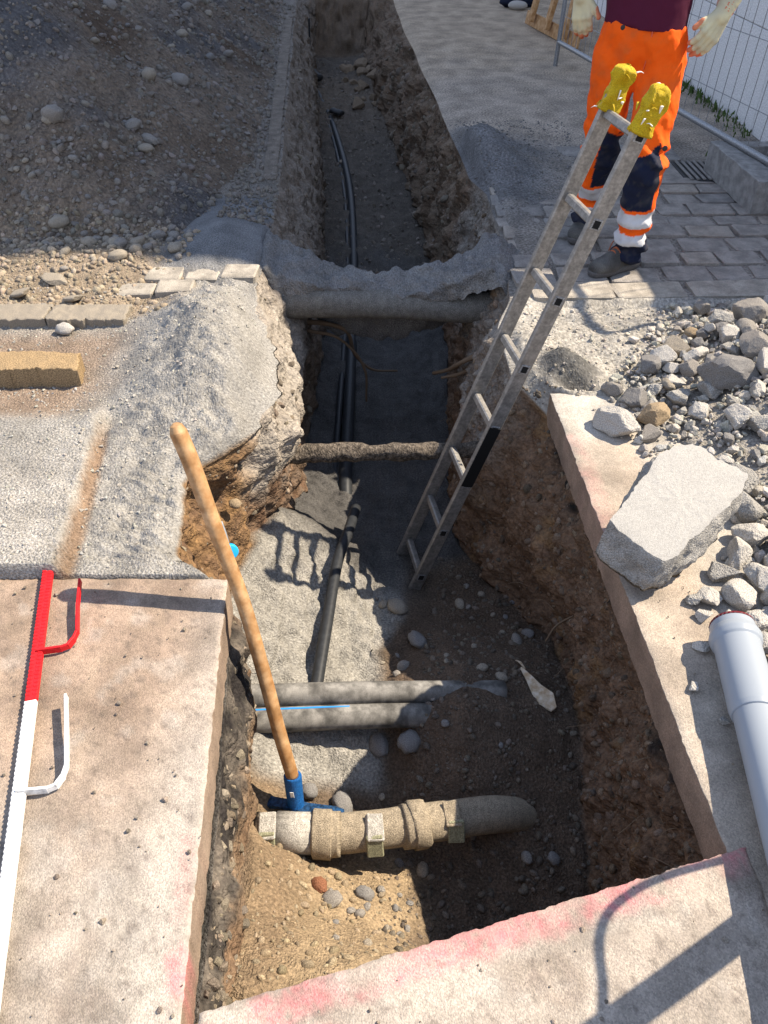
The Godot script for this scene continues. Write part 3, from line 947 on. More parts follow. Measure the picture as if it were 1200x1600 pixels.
	for k in 1500:
		var x := rng.randf_range(0.5, 1.4)
		var f := rng.randf_range(4.6, 6.6)
		if x < prof(f)[8].x + 0.02:
			continue
		spots.append([ground_at(x, f), size(0.005, 0.016), tint(Color(0.22, 0.21, 0.2), 0.3)])
	scatter("dumped_crumbs", rocks[0], M["pebble"], spots)
	spots = []
	for k in 1800:
		var f := 4.3 + 8.0 * pow(rng.randf(), 1.4)
		var e := prof(f)[0].x
		var x := e - 0.30 * rng.randf()
		if f > 5.3 and x < e - 0.01 and x > e - 0.12 and rng.randf() < 0.8:
			continue
		spots.append([ground_at(x, f) + Vector3(0, 0.004, 0), size(0.005, 0.022) * (0.7 + 0.07 * f), tint(Color(0.27, 0.235, 0.195), 0.3)])
	scatter("verge_gravel", rocks[2], M["pebble"], spots)
	# ---- grit on the slabs and mortar
	spots = []
	for k in 420:
		var x := rng.randf_range(-1.2, 1.1)
		var f := rng.randf_range(0.2, 1.58)
		var P := prof(f)
		if x > P[0].x - 0.0 and x < P[8].x and f > 0.45 + 0.28 * (x + 0.36):
			continue
		spots.append([V(x, 0.004, f), size(0.002, 0.008), tint(Color(0.30, 0.25, 0.2))])
	scatter("slab_grit", rocks[5], M["pebble"], spots)
	spots = []
	for k in 2600:
		var x := -0.45 - 1.5 * rng.randf()
		var f := rng.randf_range(1.63, 3.5)
		if x > prof(f)[0].x - 0.02:
			continue
		spots.append([ground_at(x, f), size(0.0035, 0.012), tint(Color(0.50, 0.465, 0.41), 0.2)])
	scatter("mortar_crumbs", rocks[6], M["pebble"], spots)
	spots = []
	for k in 1500:
		var x := 0.55 + 1.5 * rng.randf()
		var f := rng.randf_range(2.55, 3.42)
		if x < prof(f)[8].x + 0.02:
			continue
		spots.append([ground_at(x, f), size(0.0035, 0.015), tint(Color(0.54, 0.49, 0.42), 0.25)])
	scatter("mortar_crumbs", rocks[3], M["pebble"], spots)

# ---- the rubble pile on the right
func rubble_h(x: float, f: float) -> float:
	return maxf(0.0, hump(x, f, 1.75, 2.55, 0.62, 0.75, 0.24) + hump(x, f, 1.45, 1.5, 0.35, 0.6, 0.10) - 0.02)

func build_rubble() -> void:
	var p := PackedVector3Array()
	var c := PackedColorArray()
	for j in 90:
		for i in 90:
			var q := V(0.94 + 2.36 * i / 89.0, 0, 0.9 + 2.75 * j / 89.0)
			q.y = rubble_h(q.x, -q.z) - 0.012 + 0.02 * fb(q, 7.0) + 0.02 * (0.5 - cell(q, 14.0)) + (0.008 if -q.z > 2.6 else 0.0)
			if rubble_h(q.x, -q.z) < 0.01:
				q.y -= 0.05
			p.append(q)
			c.append(mixc(Color(0.52, 0.48, 0.42), Color(0.36, 0.32, 0.27), 0.5 + fb(q, 4.0)))
	var o := put("rubble_fines", sheet(p, 90, 90, c), M["sand"])
	o.set_meta("kind", "stuff")
	o.set_meta("label", "grey dust and fines under the broken concrete")
	var placed := []
	var tries := 0
	while placed.size() < 300 and tries < 16000:
		tries += 1
		var n := placed.size()
		var r := rng.randf_range(0.055, 0.085) if n < 30 else (rng.randf_range(0.032, 0.055) if n < 150 else rng.randf_range(0.014, 0.032))
		var x := rng.randf_range(0.86, 2.3)
		var f := rng.randf_range(1.05, 3.38)
		var edge := table([[0.9, 1.12], [1.5, 1.02], [2.0, 1.22], [2.2, 0.98], [2.45, 0.82], [2.7, 0.98], [3.1, 1.3], [3.4, 1.6]], f) + r * 0.4
		if x < edge + rng.randf_range(-0.06, 0.10):
			continue
		if r > 0.06 and x < edge + 0.12:
			continue
		if x > 0.72 and x < 1.16 and f > 1.4 and f < 2.0:
			continue
		if f < 1.45 and x < 1.00 + r:
			continue
		var top := rubble_h(x, f)
		var ok := true
		for q in placed:
			var d := Vector2(x - q.x, f - q.y).length()
			if d < (r + q.z) * 0.66:
				if n < 150:
					ok = false
					break
				top = maxf(top, q.w * 0.0 + rubble_h(q.x, q.y) + q.z * 0.3)
		if not ok:
			continue
		placed.append(Vector4(x, f, r, top))
		var mk: String = ["stone_d", "stone_d", "stone_d", "stone_b", "broken", "broken", "stone_a"][rng.randi() % 7]
		var pebble := rng.randf() < 0.08 and r < 0.06
		if pebble:
			mk = ["stone_c", "stone_e", "stone_a"][rng.randi() % 3]
		var base := V(x, top + (0.012 if f > 2.6 else 0.0), f)
		var zone: String = "behind the big white chunk" if f > 2.05 and f < 2.7 else ("at the far side of the rubble" if f >= 2.7 else "right of the big white chunk")
		var lab: String = ("large" if r > 0.06 else ("fist-sized" if r > 0.036 else "small")) + " broken " + ("dark grey" if mk == "stone_b" else "pale grey") + " concrete lump " + zone
		if pebble:
			lab = ("yellowish" if mk != "stone_a" else "grey") + " smooth stone " + zone
		one_stone("rounded_stone" if pebble else "rubble_lump", pebbles[rng.randi() % 10] if pebble else rocks[rng.randi() % 14], M[mk], base, r, lab, "stone" if pebble else "rubble", "smooth stones in the rubble" if pebble else "broken concrete lumps in the rubble pile", 0.2)
	for s in [[1.0, 1.60, 0.05], [1.08, 1.68, 0.055], [1.14, 1.75, 0.06], [0.93, 1.51, 0.045], [1.02, 1.50, 0.055], [1.10, 1.57, 0.05], [1.13, 1.48, 0.06], [1.04, 1.41, 0.045], [1.005, 1.33, 0.045], [1.10, 1.36, 0.05], [1.05, 1.26, 0.045], [0.96, 1.42, 0.035], [0.885, 1.50, 0.03], [0.90, 1.44, 0.025], [1.17, 1.63, 0.055], [1.02, 1.13, 0.04], [1.16, 1.88, 0.06], [1.20, 2.0, 0.07], [1.12, 1.96, 0.045], [0.86, 1.33, 0.024], [0.80, 1.20, 0.018], [0.845, 1.10, 0.016]]:
		one_stone("rubble_lump", rocks[rng.randi() % 14], M["stone_d"] if rng.randf() < 0.6 else M["broken"], V(s[0], rubble_h(s[0], s[1]), s[1]), s[2], "broken concrete lump on the slab between the white chunk and the grey pipe", "rubble", "lumps between chunk and pipe", 0.15)
	for s in [[1.02, 2.42, 0.07, "yellowish pitted lump at the left edge of the rubble pile", "stone_e"], [0.86, 2.36, 0.075, "white rough lump at the left tip of the rubble pile", "stone_d"], [1.32, 2.55, 0.105, "large flat-faced dark grey concrete piece in the middle of the rubble", "stone_b"], [1.22, 2.86, 0.062, "smooth brownish cobble at the left of the rubble pile", "stone_c"],
		[0.955, 1.31, 0.055, "rough concrete lump standing alone on the slab beside the grey pipe", "stone_d"], [1.02, 1.18, 0.062, "pale lump half hidden behind the grey plastic pipe", "stone_d"], [1.18, 1.43, 0.10, "wide pale concrete slab piece just behind the pipe end", "stone_d"], [1.24, 1.67, 0.085, "sandy brown concrete lump right of the big white slab chunk", "stone_e"], [1.12, 1.55, 0.06, "concrete lump in front of the big white chunk", "stone_d"]]:
		one_stone("rubble_lump", rocks[rng.randi() % 14], M[s[4]], V(s[0], rubble_h(s[0], s[1]), s[1]), s[2], s[3], "rubble", "", 0.15)
	var spots := []
	for k in 6500:
		var f := rng.randf_range(1.0, 3.4)
		var x := rng.randf_range(0.8, 2.3)
		var edge := table([[0.9, 1.08], [1.5, 0.98], [2.0, 1.1], [2.2, 0.9], [2.45, 0.78], [2.7, 0.9], [3.1, 1.1], [3.4, 1.3]], f)
		if x < edge + 0.1 * rng.randf():
			continue
		spots.append([V(x, rubble_h(x, f) + 0.006, f), size(0.005, 0.026), tint(Color(0.54, 0.50, 0.44), 0.3)])
	scatter("rubble_gravel", rocks[9], M["pebble"], spots)

func build_chunk() -> void:
	var rim := [Vector3(0.623, 0.251, 1.580), Vector3(0.662, 0.260, 1.621), Vector3(0.704, 0.276, 1.677), Vector3(0.758, 0.291, 1.737), Vector3(0.801, 0.309, 1.798), Vector3(0.856, 0.312, 1.836), Vector3(0.903, 0.306, 1.854), Vector3(0.958, 0.290, 1.859), Vector3(0.995, 0.266, 1.840), Vector3(1.057, 0.241, 1.832), Vector3(1.097, 0.219, 1.816), Vector3(1.072, 0.201, 1.768), Vector3(1.012, 0.189, 1.709), Vector3(0.958, 0.183, 1.665), Vector3(0.912, 0.172, 1.617), Vector3(0.862, 0.169, 1.580), Vector3(0.819, 0.158, 1.532), Vector3(0.774, 0.159, 1.508), Vector3(0.730, 0.182, 1.522), Vector3(0.685, 0.207, 1.540), Vector3(0.646, 0.230, 1.558)]
	var ctr := Vector3.ZERO
	for k in rim.size():
		rim[k] = V(rim[k].x, rim[k].y, rim[k].z)
		ctr += rim[k]
	ctr /= rim.size()
	var cv := Curve3D.new()
	for q in rim:
		cv.add_point(q)
	cv.add_point(rim[0])
	var nrm := Vector3(0.295, 0.866, 0.476).normalized()
	var down := Vector3(-0.035, -0.125, 0.005)
	var n := 130
	var L := cv.get_baked_length()
	var top := st_begin()
	var around := []
	for k in n:
		var q: Vector3 = cv.sample_baked(L * k / n)
		var out := (q - ctr)
		out = (out - nrm * out.dot(nrm)).normalized()
		around.append(q + out * (0.006 * fb(q, 40.0) + 0.004 * fb(q, 90.0)))
	# top face: rings towards the middle
	var p := PackedVector3Array()
	for ring in 9:
		var t := 1.0 - ring / 8.0
		for k in n + 1:
			var q: Vector3 = ctr + (around[k % n] - ctr) * maxf(t, 0.002)
			q += nrm * (0.004 * fb(q, 5.0) + 0.002 * fb(q, 40.0) - (0.004 if ring == 0 else 0.0))
			p.append(q)
	var root := thing("concrete_chunk", "big broken slab of white concrete tilted over the trench edge on the rubble", "concrete chunk", Vector3.ZERO)
	put("top_face", sheet(p, n + 1, 9, PackedColorArray(), 0, -1, true), M["chunk"], root)
	p = PackedVector3Array()
	for ring in 16:
		var t := (15 - ring) / 12.0
		for k in n + 1:
			var q: Vector3 = around[k % n]
			var out := (q - ctr)
			out = (out - nrm * out.dot(nrm)).normalized()
			if ring > 2:
				pass
			var tt := clampf(t, 0.0, 1.0)
			var left := ss(0.1, -0.25, (q - ctr).dot(Vector3(0.8, 0, -0.3).normalized()))
			var rough := 0.35 + 0.65 * (1.0 - left)
			q += down * tt + out * (rough * (0.022 * fb(q + down * tt, 9.0) + 0.014 * fb(q + down * tt * 1.5, 28.0) + 0.012 * (0.5 - cell(q + down * tt, 30.0))) * ss(0.0, 0.15, tt) - 0.012 * tt * left + 0.03 * sin(tt * PI * 0.6) * (1.0 - left))
			if t > 1.0:
				q = q.lerp(ctr + down, (t - 1.0) * 3.9)
			if ring == 15:
				q -= nrm * 0.004
			p.append(q)
	put("broken_side", sheet(p, n + 1, 16, PackedColorArray(), 0, -1, true), M["broken"], root)

# ---------------------------------------------------------------- stones laid as paving
func build_paving() -> void:
	var ground := get_node("paved_ground")
	var meshes := []
	for k in 8:
		meshes.append(box(Vector3(1, 1, 1), 0.05, Transform3D(), 0.035))
	var lay := func(x: float, f: float, w: float, d: float, h: float, m: String, parent: Node) -> void:
		var o := put("paving_stone", meshes[rng.randi() % 8], M[m], parent)
		o.position = V(x, h - 0.05 + rng.randf_range(-0.007, 0.004), f)
		o.scale = Vector3(w, 0.10, d)
		o.rotation = Vector3(rng.randf_range(-0.012, 0.012), rng.randf_range(-0.06, 0.06), rng.randf_range(-0.015, 0.015))
	var kinds := ["sett_a", "sett_a", "sett_b", "sett_c", "sett_a"]
	# flat kerb flags on the near side
	var x := 0.70
	for w in [0.42, 0.36, 0.50, 0.44, 0.40, 0.5]:
		lay.call(x + w / 2, 3.535 + 0.03 * (x - 0.7), w - 0.012, 0.17, 0.012, "sett_pale", ground)
		x += w
	var f := 3.64
	for row in 8:
		var d: float = [0.19, 0.17, 0.20, 0.18, 0.15, 0.19, 0.18, 0.17][row]
		x = 0.665 + (0.0 if row % 2 else -0.02)
		while x < 2.62:
			var w := rng.randf_range(0.19, 0.29)
			lay.call(x + w / 2, f + d / 2 + 0.03 * (x - 0.7) + rng.randf_range(-0.008, 0.008), w - 0.022, d - rng.randf_range(0.016, 0.034), 0.004 + 0.004 * (row % 2), kinds[rng.randi() % 5], ground)
			x += w
		f += d
	# smoother flags round the drain
	x = 1.30
	for w in [0.36, 0.5, 0.46]:
		lay.call(x + w / 2, f + 0.11, w - 0.012, 0.10, 0.004, "sett_a", ground)
		x += w
	f += 0.17
	for row in 2:
		x = 1.25
		for w in [0.42, 0.40]:
			lay.call(x + w / 2, f + 0.18, w - 0.012, 0.34, 0.004, "sett_c" if row else "sett_a", ground)
			x += w
		f += 0.36
	# the pale pavers left of the trench, and the low kerb
	var lg := get_node("sand_ground")
	for s in [[-1.09, 3.66, 0.18, 0.15], [-0.90, 3.66, 0.17, 0.15], [-0.715, 3.66, 0.17, 0.15], [-1.00, 3.50, 0.18, 0.13], [-1.19, 3.50, 0.18, 0.13]]:
		lay.call(s[0], s[1], s[2], s[3], ground_at(s[0], s[1]).y + 0.018, "sett_pale", lg)
	# buried slabs showing through the mortar at the broken ledge
	for s in [[-0.56, 3.38, 0.15, 0.17, 0.06]]:
		lay.call(s[0], s[1], s[2], s[3], ground_at(s[0], s[1]).y + 0.012, "sett_pale", lg)
	x = -3.2
	for w in [0.62, 0.56, 0.50, 0.36]:
		var k := put("kerb_stone", slab_mesh(V(x + 0.006, 0.052, 3.30), V(x + w - 0.006, 0.052, 3.30), V(x + w - 0.006, 0.05, 3.155), V(x + 0.006, 0.05, 3.155), 0.08, 40, 14, func(_q, _r): return Color.WHITE, 3.0), M["stone_c"])
		tag(k, ["brown kerb stone mostly outside the frame left of the others", "brown kerb stone at the left edge of the gravel", "long brown kerb stone behind the round pale stone", "short kerb stone whose end is buried in grey mortar"][[0.62, 0.56, 0.50, 0.36].find(w)], "kerb stone", "low kerb stones along the gravel")
		x += w
	var ks := put("kerb_strip", slab_mesh(V(-1.35, 0.018, 12.5), V(-1.23, 0.018, 12.5), V(-0.70, 0.010, 5.2), V(-0.79, 0.010, 5.2), 0.10, 8, 220, func(_q, _r): return Color.WHITE, 2.0), M["kerb_old"])
	tag(ks, "long pale concrete kerb strip between the spoil heap and the trench", "kerb")
	var b := put("sandstone_block", slab_mesh(V(-1.72, 0.095, 2.80), V(-1.235, 0.09, 2.78), V(-1.215, 0.085, 2.665), V(-1.72, 0.095, 2.655), 0.11, 50, 16, func(_q, _r): return Color.WHITE, 3.0), M["sandstone"])
	tag(b, "yellow sandstone block lying on the ground left of the mortar mound", "stone block")
	# drain grate
	var g := thing("drain_grate", "black slotted drain grate in the paving beside the concrete planter block", "drain grate", V(2.14, 0.008, 5.36))
	put("grate_frame", box(Vector3(0.34, 0.012, 0.42), 0.003), M["iron"], g).position = Vector3(0, -0.010, 0)
	for k in 8:
		put("grate_bar", box(Vector3(0.018, 0.012, 0.38), 0.003), M["sett_c"], g).position = Vector3(-0.14 + 0.04 * k, 0.004, 0)

# ---------------------------------------------------------------- pipes and cables in the trench
func build_pipes() -> void:
	# two dark conduits across the pit
	var a := thing("conduit", "upper of two dark plastic conduits crossing the pit, dusty on the left", "conduit", Vector3.ZERO)
	put("pipe", tube([V(-0.66, -0.585, 1.585), V(-0.14, -0.625, 1.635), V(0.10, -0.658, 1.663), V(0.44, -0.705, 1.70)], [0.042, 0.042, 0.042, 0.042], 24, 8), M["dusty_pipe"], a)
	var b := thing("conduit", "lower of two dark plastic conduits crossing the pit, with a blue stripe", "conduit", Vector3.ZERO)
	put("pipe", tube([V(-0.66, -0.60, 1.495), V(-0.09, -0.655, 1.560), V(0.22, -0.705, 1.60), V(0.60, -0.775, 1.645)], [0.043, 0.043, 0.043, 0.043], 24, 8), M["dusty_pipe"], b)
	put("blue_stripe", tube([V(-0.50, -0.575, 1.528), V(-0.25, -0.597, 1.556), V(-0.12, -0.612, 1.572)], [0.004, 0.004, 0.003], 6, 4), M["blue_stripe"], b)
	var c := put("water_pipe", tube([V(-0.135, -0.76, 2.80), V(-0.158, -0.71, 2.60), V(-0.20, -0.69, 2.365), V(-0.228, -0.70, 2.022), V(-0.25, -0.72, 1.757), V(-0.26, -0.74, 1.62)], [0.024, 0.024, 0.024, 0.024, 0.024, 0.024], 18, 8), M["black_pipe"])
	tag(c, "short black water pipe emerging from the grey sand towards the conduits", "pipe")
	c = put("black_cable", tube([V(-0.205, -1.03, 3.12), V(-0.211, -0.97, 3.308), V(-0.216, -0.975, 3.973), V(-0.227, -0.97, 4.955), V(-0.252, -0.94, 6.257), V(-0.353, -0.90, 7.952), V(-0.605, -0.84, 9.829), V(-0.822, -0.79, 10.892), V(-0.986, -0.70, 11.629), V(-1.04, -0.55, 12.05)], [0.036, 0.036, 0.036, 0.036, 0.036, 0.036, 0.034, 0.034, 0.032, 0.03], 16, 10), M["black_pipe"])
	tag(c, "thick black cable running along the trench floor into the distance", "cable")
	c = put("black_cable", tube([V(-0.275, -1.03, 3.12), V(-0.275, -0.985, 3.5), V(-0.28, -0.985, 4.955), V(-0.305, -0.955, 6.257), V(-0.41, -0.915, 7.952), V(-0.65, -0.85, 9.829), V(-0.86, -0.80, 10.892), V(-1.02, -0.70, 11.6)], [0.02, 0.02, 0.02, 0.02, 0.02, 0.02, 0.02, 0.02], 12, 10), M["black_pipe"])
	tag(c, "thinner black cable lying close along the left of the thick one", "cable")
	c = put("cable_end", tube([V(-1.0, -0.60, 11.6), V(-0.97, -0.35, 11.55), V(-0.955, -0.02, 11.5)], [0.012, 0.012, 0.012], 8, 6), M["black_pipe"])
	tag(c, "thin black cable end standing upright near the far trench end", "cable")
	c = put("black_sleeve", tube([V(-0.98, -0.62, 11.5), V(-0.86, -0.66, 11.3)], [0.09, 0.075], 12, 4, 0.5, 0.3), M["iron"])
	tag(c, "crumpled black sleeve at the far end of the cable", "sleeve")
	c = put("black_scrap", tube([V(-0.62, -0.75, 10.1), V(-0.50, -0.77, 10.02)], [0.06, 0.05], 10, 4, 0.5, 0.3), M["iron"])
	tag(c, "small black scrap lying on the trench floor right of the cable", "scrap")
	# thin dirty pipe across the trench
	c = put("service_pipe", tube([V(-0.62, -0.42, 2.76), V(-0.46, -0.42, 2.77), V(-0.10, -0.425, 2.795), V(0.26, -0.42, 2.805), V(0.62, -0.42, 2.82)], [0.046, 0.045, 0.040, 0.038, 0.038], 20, 10, 1.0, 0.5), M["muddy_pipe"])
	tag(c, "thin mud-caked pipe crossing the trench below the concrete covered one", "pipe")
	# concrete cased pipe with mortar on top
	var br := thing("cased_pipe", "old concrete pipe crossing the trench under a crust of grey mortar", "pipe", Vector3.ZERO)
	put("pipe", tube([V(-0.68, -0.215, 3.86), V(-0.30, -0.20, 3.84), V(0.10, -0.205, 3.83), V(0.40, -0.225, 3.83), V(0.70, -0.23, 3.85)], [0.085, 0.082, 0.078, 0.080, 0.085], 24, 10, 1.0, 0.06), M["old_pipe"], br)
	var p := PackedVector3Array()
	var cols := PackedColorArray()
	var nu := 150
	var nv := 44
	for j in nv + 1:
		var an := lerpf(-0.25, 1.0, float(j) / nv)     # from the near lip over the top to the far side
		for i in nu:
			var t := float(i) / (nu - 1)
			var x := lerpf(-0.78, 0.80, t)
			var sag := 4.0 * (t - 0.48) * (t - 0.48)
			var f := 3.73 + 0.30 * (float(j) / nv) + 0.03 * sin(t * 5.0)
			var v := float(j) / nv
			var s2 := pow(absf(2.0 * (t - 0.47)), 2.2)
			f += (-0.10 + 0.60 * float(j) / nv) * s2
			var h := minf(-0.155 + 0.30 * s2, 0.0) + 0.075 * sin(clampf(v * 1.6, 0, 1) * PI * 0.5) - 0.45 * ss(0.72, 1.0, v)
			if v < 0.16:
				f += (0.16 - v) / 0.16 * 0.07
				h -= (0.16 - v) / 0.16 * (0.075 + 0.06 * fb(Vector3(x, 2, 0), 5.0))
			var q := V(x, h, f)
			q.y -= 0.10 * ss(0.60, 0.72, x) + 0.09 * ss(-0.60, -0.70, x)
			q.y += 0.05 * fb(q, 3.5) + 0.025 * fb(q, 11.0) + 0.022 * (0.5 - cell(q, 13.0)) + 0.008 * fb(q, 40.0)
			q.z += 0.03 * fb(q + Vector3(4, 4, 4), 5.0) + 0.012 * fb(q, 18.0)
			p.append(q)
			cols.append(mixc(Color(0.30, 0.29, 0.275), Color(0.46, 0.43, 0.39), ss(0.14, 0.02, v) * 0.7 + 0.6 * fb(q, 5.0)))
	put("mortar_crust", sheet(p, nu, nv + 1, cols), M["sand"], br)
	# broken clay pipe near the slab
	var cp := thing("clay_pipe", "broken clay drain pipe with collars and clips lying across the pit", "pipe", Vector3.ZERO)
	var axis := [V(-0.40, -0.665, 1.150), V(-0.20, -0.672, 1.145), V(-0.06, -0.68, 1.158), V(0.08, -0.685, 1.180), V(0.22, -0.715, 1.215), V(0.40, -0.785, 1.27), V(0.62, -0.99, 1.35)]
	put("barrel", tube(axis, [0.058, 0.060, 0.060, 0.060, 0.060, 0.058, 0.05], 26, 8, 1.0, 0.03), M["clay_pipe"], cp)
	put("bare_barrel", tube([V(-0.335, -0.668, 1.149), V(-0.215, -0.671, 1.146)], [0.0625, 0.0625], 26, 2, 1.0, 0.02), M["clay_pale"], cp)
	put("collar", tube([V(-0.222, -0.672, 1.146), V(-0.219, -0.672, 1.146), V(-0.165, -0.674, 1.147), V(-0.162, -0.674, 1.147), V(-0.135, -0.675, 1.148)], [0.067, 0.076, 0.076, 0.069, 0.067], 11, 2, 1.0, 0.06), M["clay_pipe"], cp)
	put("collar", tube([V(0.055, -0.685, 1.174), V(0.085, -0.687, 1.180), V(0.088, -0.687, 1.181), V(0.128, -0.692, 1.189), V(0.131, -0.692, 1.19)], [0.067, 0.070, 0.077, 0.077, 0.068], 11, 2, 1.0, 0.06), M["clay_pipe"], cp)
	for s in [[-0.355, 0.5, "clip_green"], [-0.355, 1.35, "clay_pale"], [-0.028, 0.35, "clip_green"], [-0.028, 1.25, "clay_pale"], [0.225, 0.5, "clip_green"], [0.215, 1.3, "clay_pipe"]]:
		var x: float = s[0]
		var y := table([[-0.4, -0.665], [-0.06, -0.68], [0.22, -0.71]], x)
		var f := table([[-0.4, 1.150], [-0.06, 1.158], [0.22, 1.215]], x)
		var an: float = s[1]
		var dir := Vector3(0, sin(an), cos(an))
		var o := put("clip", box(Vector3(0.050, 0.014, 0.078), 0.003, Transform3D(), 0.003), M[s[2]], cp)
		o.position = V(x, y, f) + dir * 0.064
		o.basis = Basis(Vector3(1, 0, -0.1).normalized(), dir, Vector3(1, 0, -0.1).normalized().cross(dir)).orthonormalized()
	# roots
	for r in [[[V(-0.46, -0.42, 4.05), V(-0.30, -0.44, 4.05), V(-0.215, -0.49, 4.06), V(-0.18, -0.68, 4.15), V(-0.08, -0.85, 4.25), V(0.085, -0.95, 4.40)], 0.016, "long bent root hanging across the trench below the cased pipe"], [[V(-0.44, -0.45, 4.0), V(-0.26, -0.50, 4.0), V(-0.12, -0.72, 4.05), V(-0.11, -0.98, 4.08)], 0.010, "thin root hanging straight down beside the long bent root"],
		[[V(0.50, -0.38, 3.60), V(0.41, -0.44, 3.62), V(0.353, -0.53, 3.70), V(0.28, -0.61, 3.80)], 0.016, "forked pale root sticking out of the right trench wall"], [[V(0.50, -0.46, 3.62), V(0.40, -0.53, 3.65), V(0.32, -0.58, 3.70)], 0.011, "short pale root under the forked one in the right wall"], [[V(0.75, -0.55, 1.95), V(0.66, -0.60, 1.93), V(0.62, -0.66, 1.90)], 0.004, "hair-thin root curling from the right wall below the chunk"]]:
		var o := put("root", tube(r[0], range(r[0].size()).map(func(k): return r[1] * (1.0 - 0.12 * k)), 8, 6, 1.0, 0.3), M["root"])
		tag(o, r[2], "root")
	var fib := st_begin()
	for k in 60:
		var j := int(NV * (0.12 + 0.55 * rng.randf()))
		var i := NL + NW + NF + 10 + rng.randi() % (NW - 20)
		var q := G[j * NU + i]
		var d := Vector3(-rng.randf_range(0.3, 1.0), rng.randf_range(-1.0, 0.4), rng.randf_range(-0.8, 0.8)).normalized()
		var len := rng.randf_range(0.03, 0.11)
		var fa := q
		for sgm in 3:
			var fb2 := fa + (d + Vector3(0, -0.35 * sgm, 0.3 * sin(k + sgm))).normalized() * len / 3.0
			var w := Vector3(0.0011, 0.0011, 0.0)
			var w2 := Vector3(0.0, 0.0, 0.0012)
			quad(fib, fa - w, fb2 - w, fb2 + w, fa + w)
			quad(fib, fa - w2, fb2 - w2, fb2 + w2, fa + w2)
			fa = fb2
	var rl := put("rootlets", done(fib), M["root"])
	rl.set_meta("kind", "stuff")
	rl.set_meta("label", "fine torn rootlets hanging from the right trench wall")
	# blue capped stub
	var cap := thing("capped_stub", "small grey stub pipe with a bright blue cap in the undermined bank", "pipe fitting", V(-0.545, -0.17, 1.93))
	put("stub", tube([Vector3(0.0, -0.03, 0.0), Vector3(-0.012, 0.03, -0.022), Vector3(-0.02, 0.065, -0.035)], [0.013, 0.013, 0.011], 14, 4), M["pvc"], cap)
	put("sleeve", tube([Vector3(0.006, -0.10, 0.01), Vector3(0.0, -0.02, 0.0)], [0.017, 0.017], 14, 2), M["pvc"], cap)
	put("blue_cap", tube([Vector3(0.012, -0.018, 0.016), Vector3(0.022, -0.010, 0.034), Vector3(0.024, -0.008, 0.038)], [0.026, 0.026, 0.022], 20, 2), M["blue_cap"], cap)
	var pebble := one_stone("pebble", pebbles[2], M["stone_e"], V(-0.60, -0.20, 2.24), 0.022, "yellow pebble in the ochre bank above the blue cap", "stone", "")
	pebble.position = V(-0.56, -0.22, 2.20)
	# bit of blue pipe and torn lining below the conduits
	c = put("blue_pipe_end", tube([V(-0.56, -0.70, 1.46), V(-0.40, -0.71, 1.46)], [0.025, 0.025], 14, 2), M["blue_stripe"])
	tag(c, "stub of blue pipe under the lower conduit by the left bank", "pipe")
	# grey plastic pipe on the right
	var pv := thing("plastic_pipe", "light grey plastic drain pipe with socket and dark red seal on the slab", "pipe", Vector3.ZERO)
	var tip := V(0.935, 0.064, 1.355)
	var end := V(0.75, 0.09, 0.10)
	var d := (end - tip).normalized()
	put("barrel", tube([tip + d * 0.05, end], [0.052, 0.052], 32, 3), M["pvc"], pv)
	put("socket", tube([tip, tip + d * 0.022, tip + d * 0.028, tip + d * 0.045, tip + d * 0.062, tip + d * 0.070, tip + d * 0.27, tip + d * 0.285, tip + d * 0.287], [0.058, 0.058, 0.062, 0.067, 0.064, 0.0585, 0.0585, 0.056, 0.053], 36, 4), M["pvc"], pv)
	put("seal_ring", tube([tip - d * 0.006, tip - d * 0.004, tip + d * 0.004], [0.050, 0.0575, 0.0585], 32, 2), M["seal_red"], pv)
	put("bore", tube([tip - d * 0.0075, tip - d * 0.0070], [0.046, 0.046], 28, 1), M["iron"], pv)
	for o in [[V(0.93, 0.02, 1.28), 0.05], [V(0.82, 0.07, 0.55), 0.06]]:
		pass

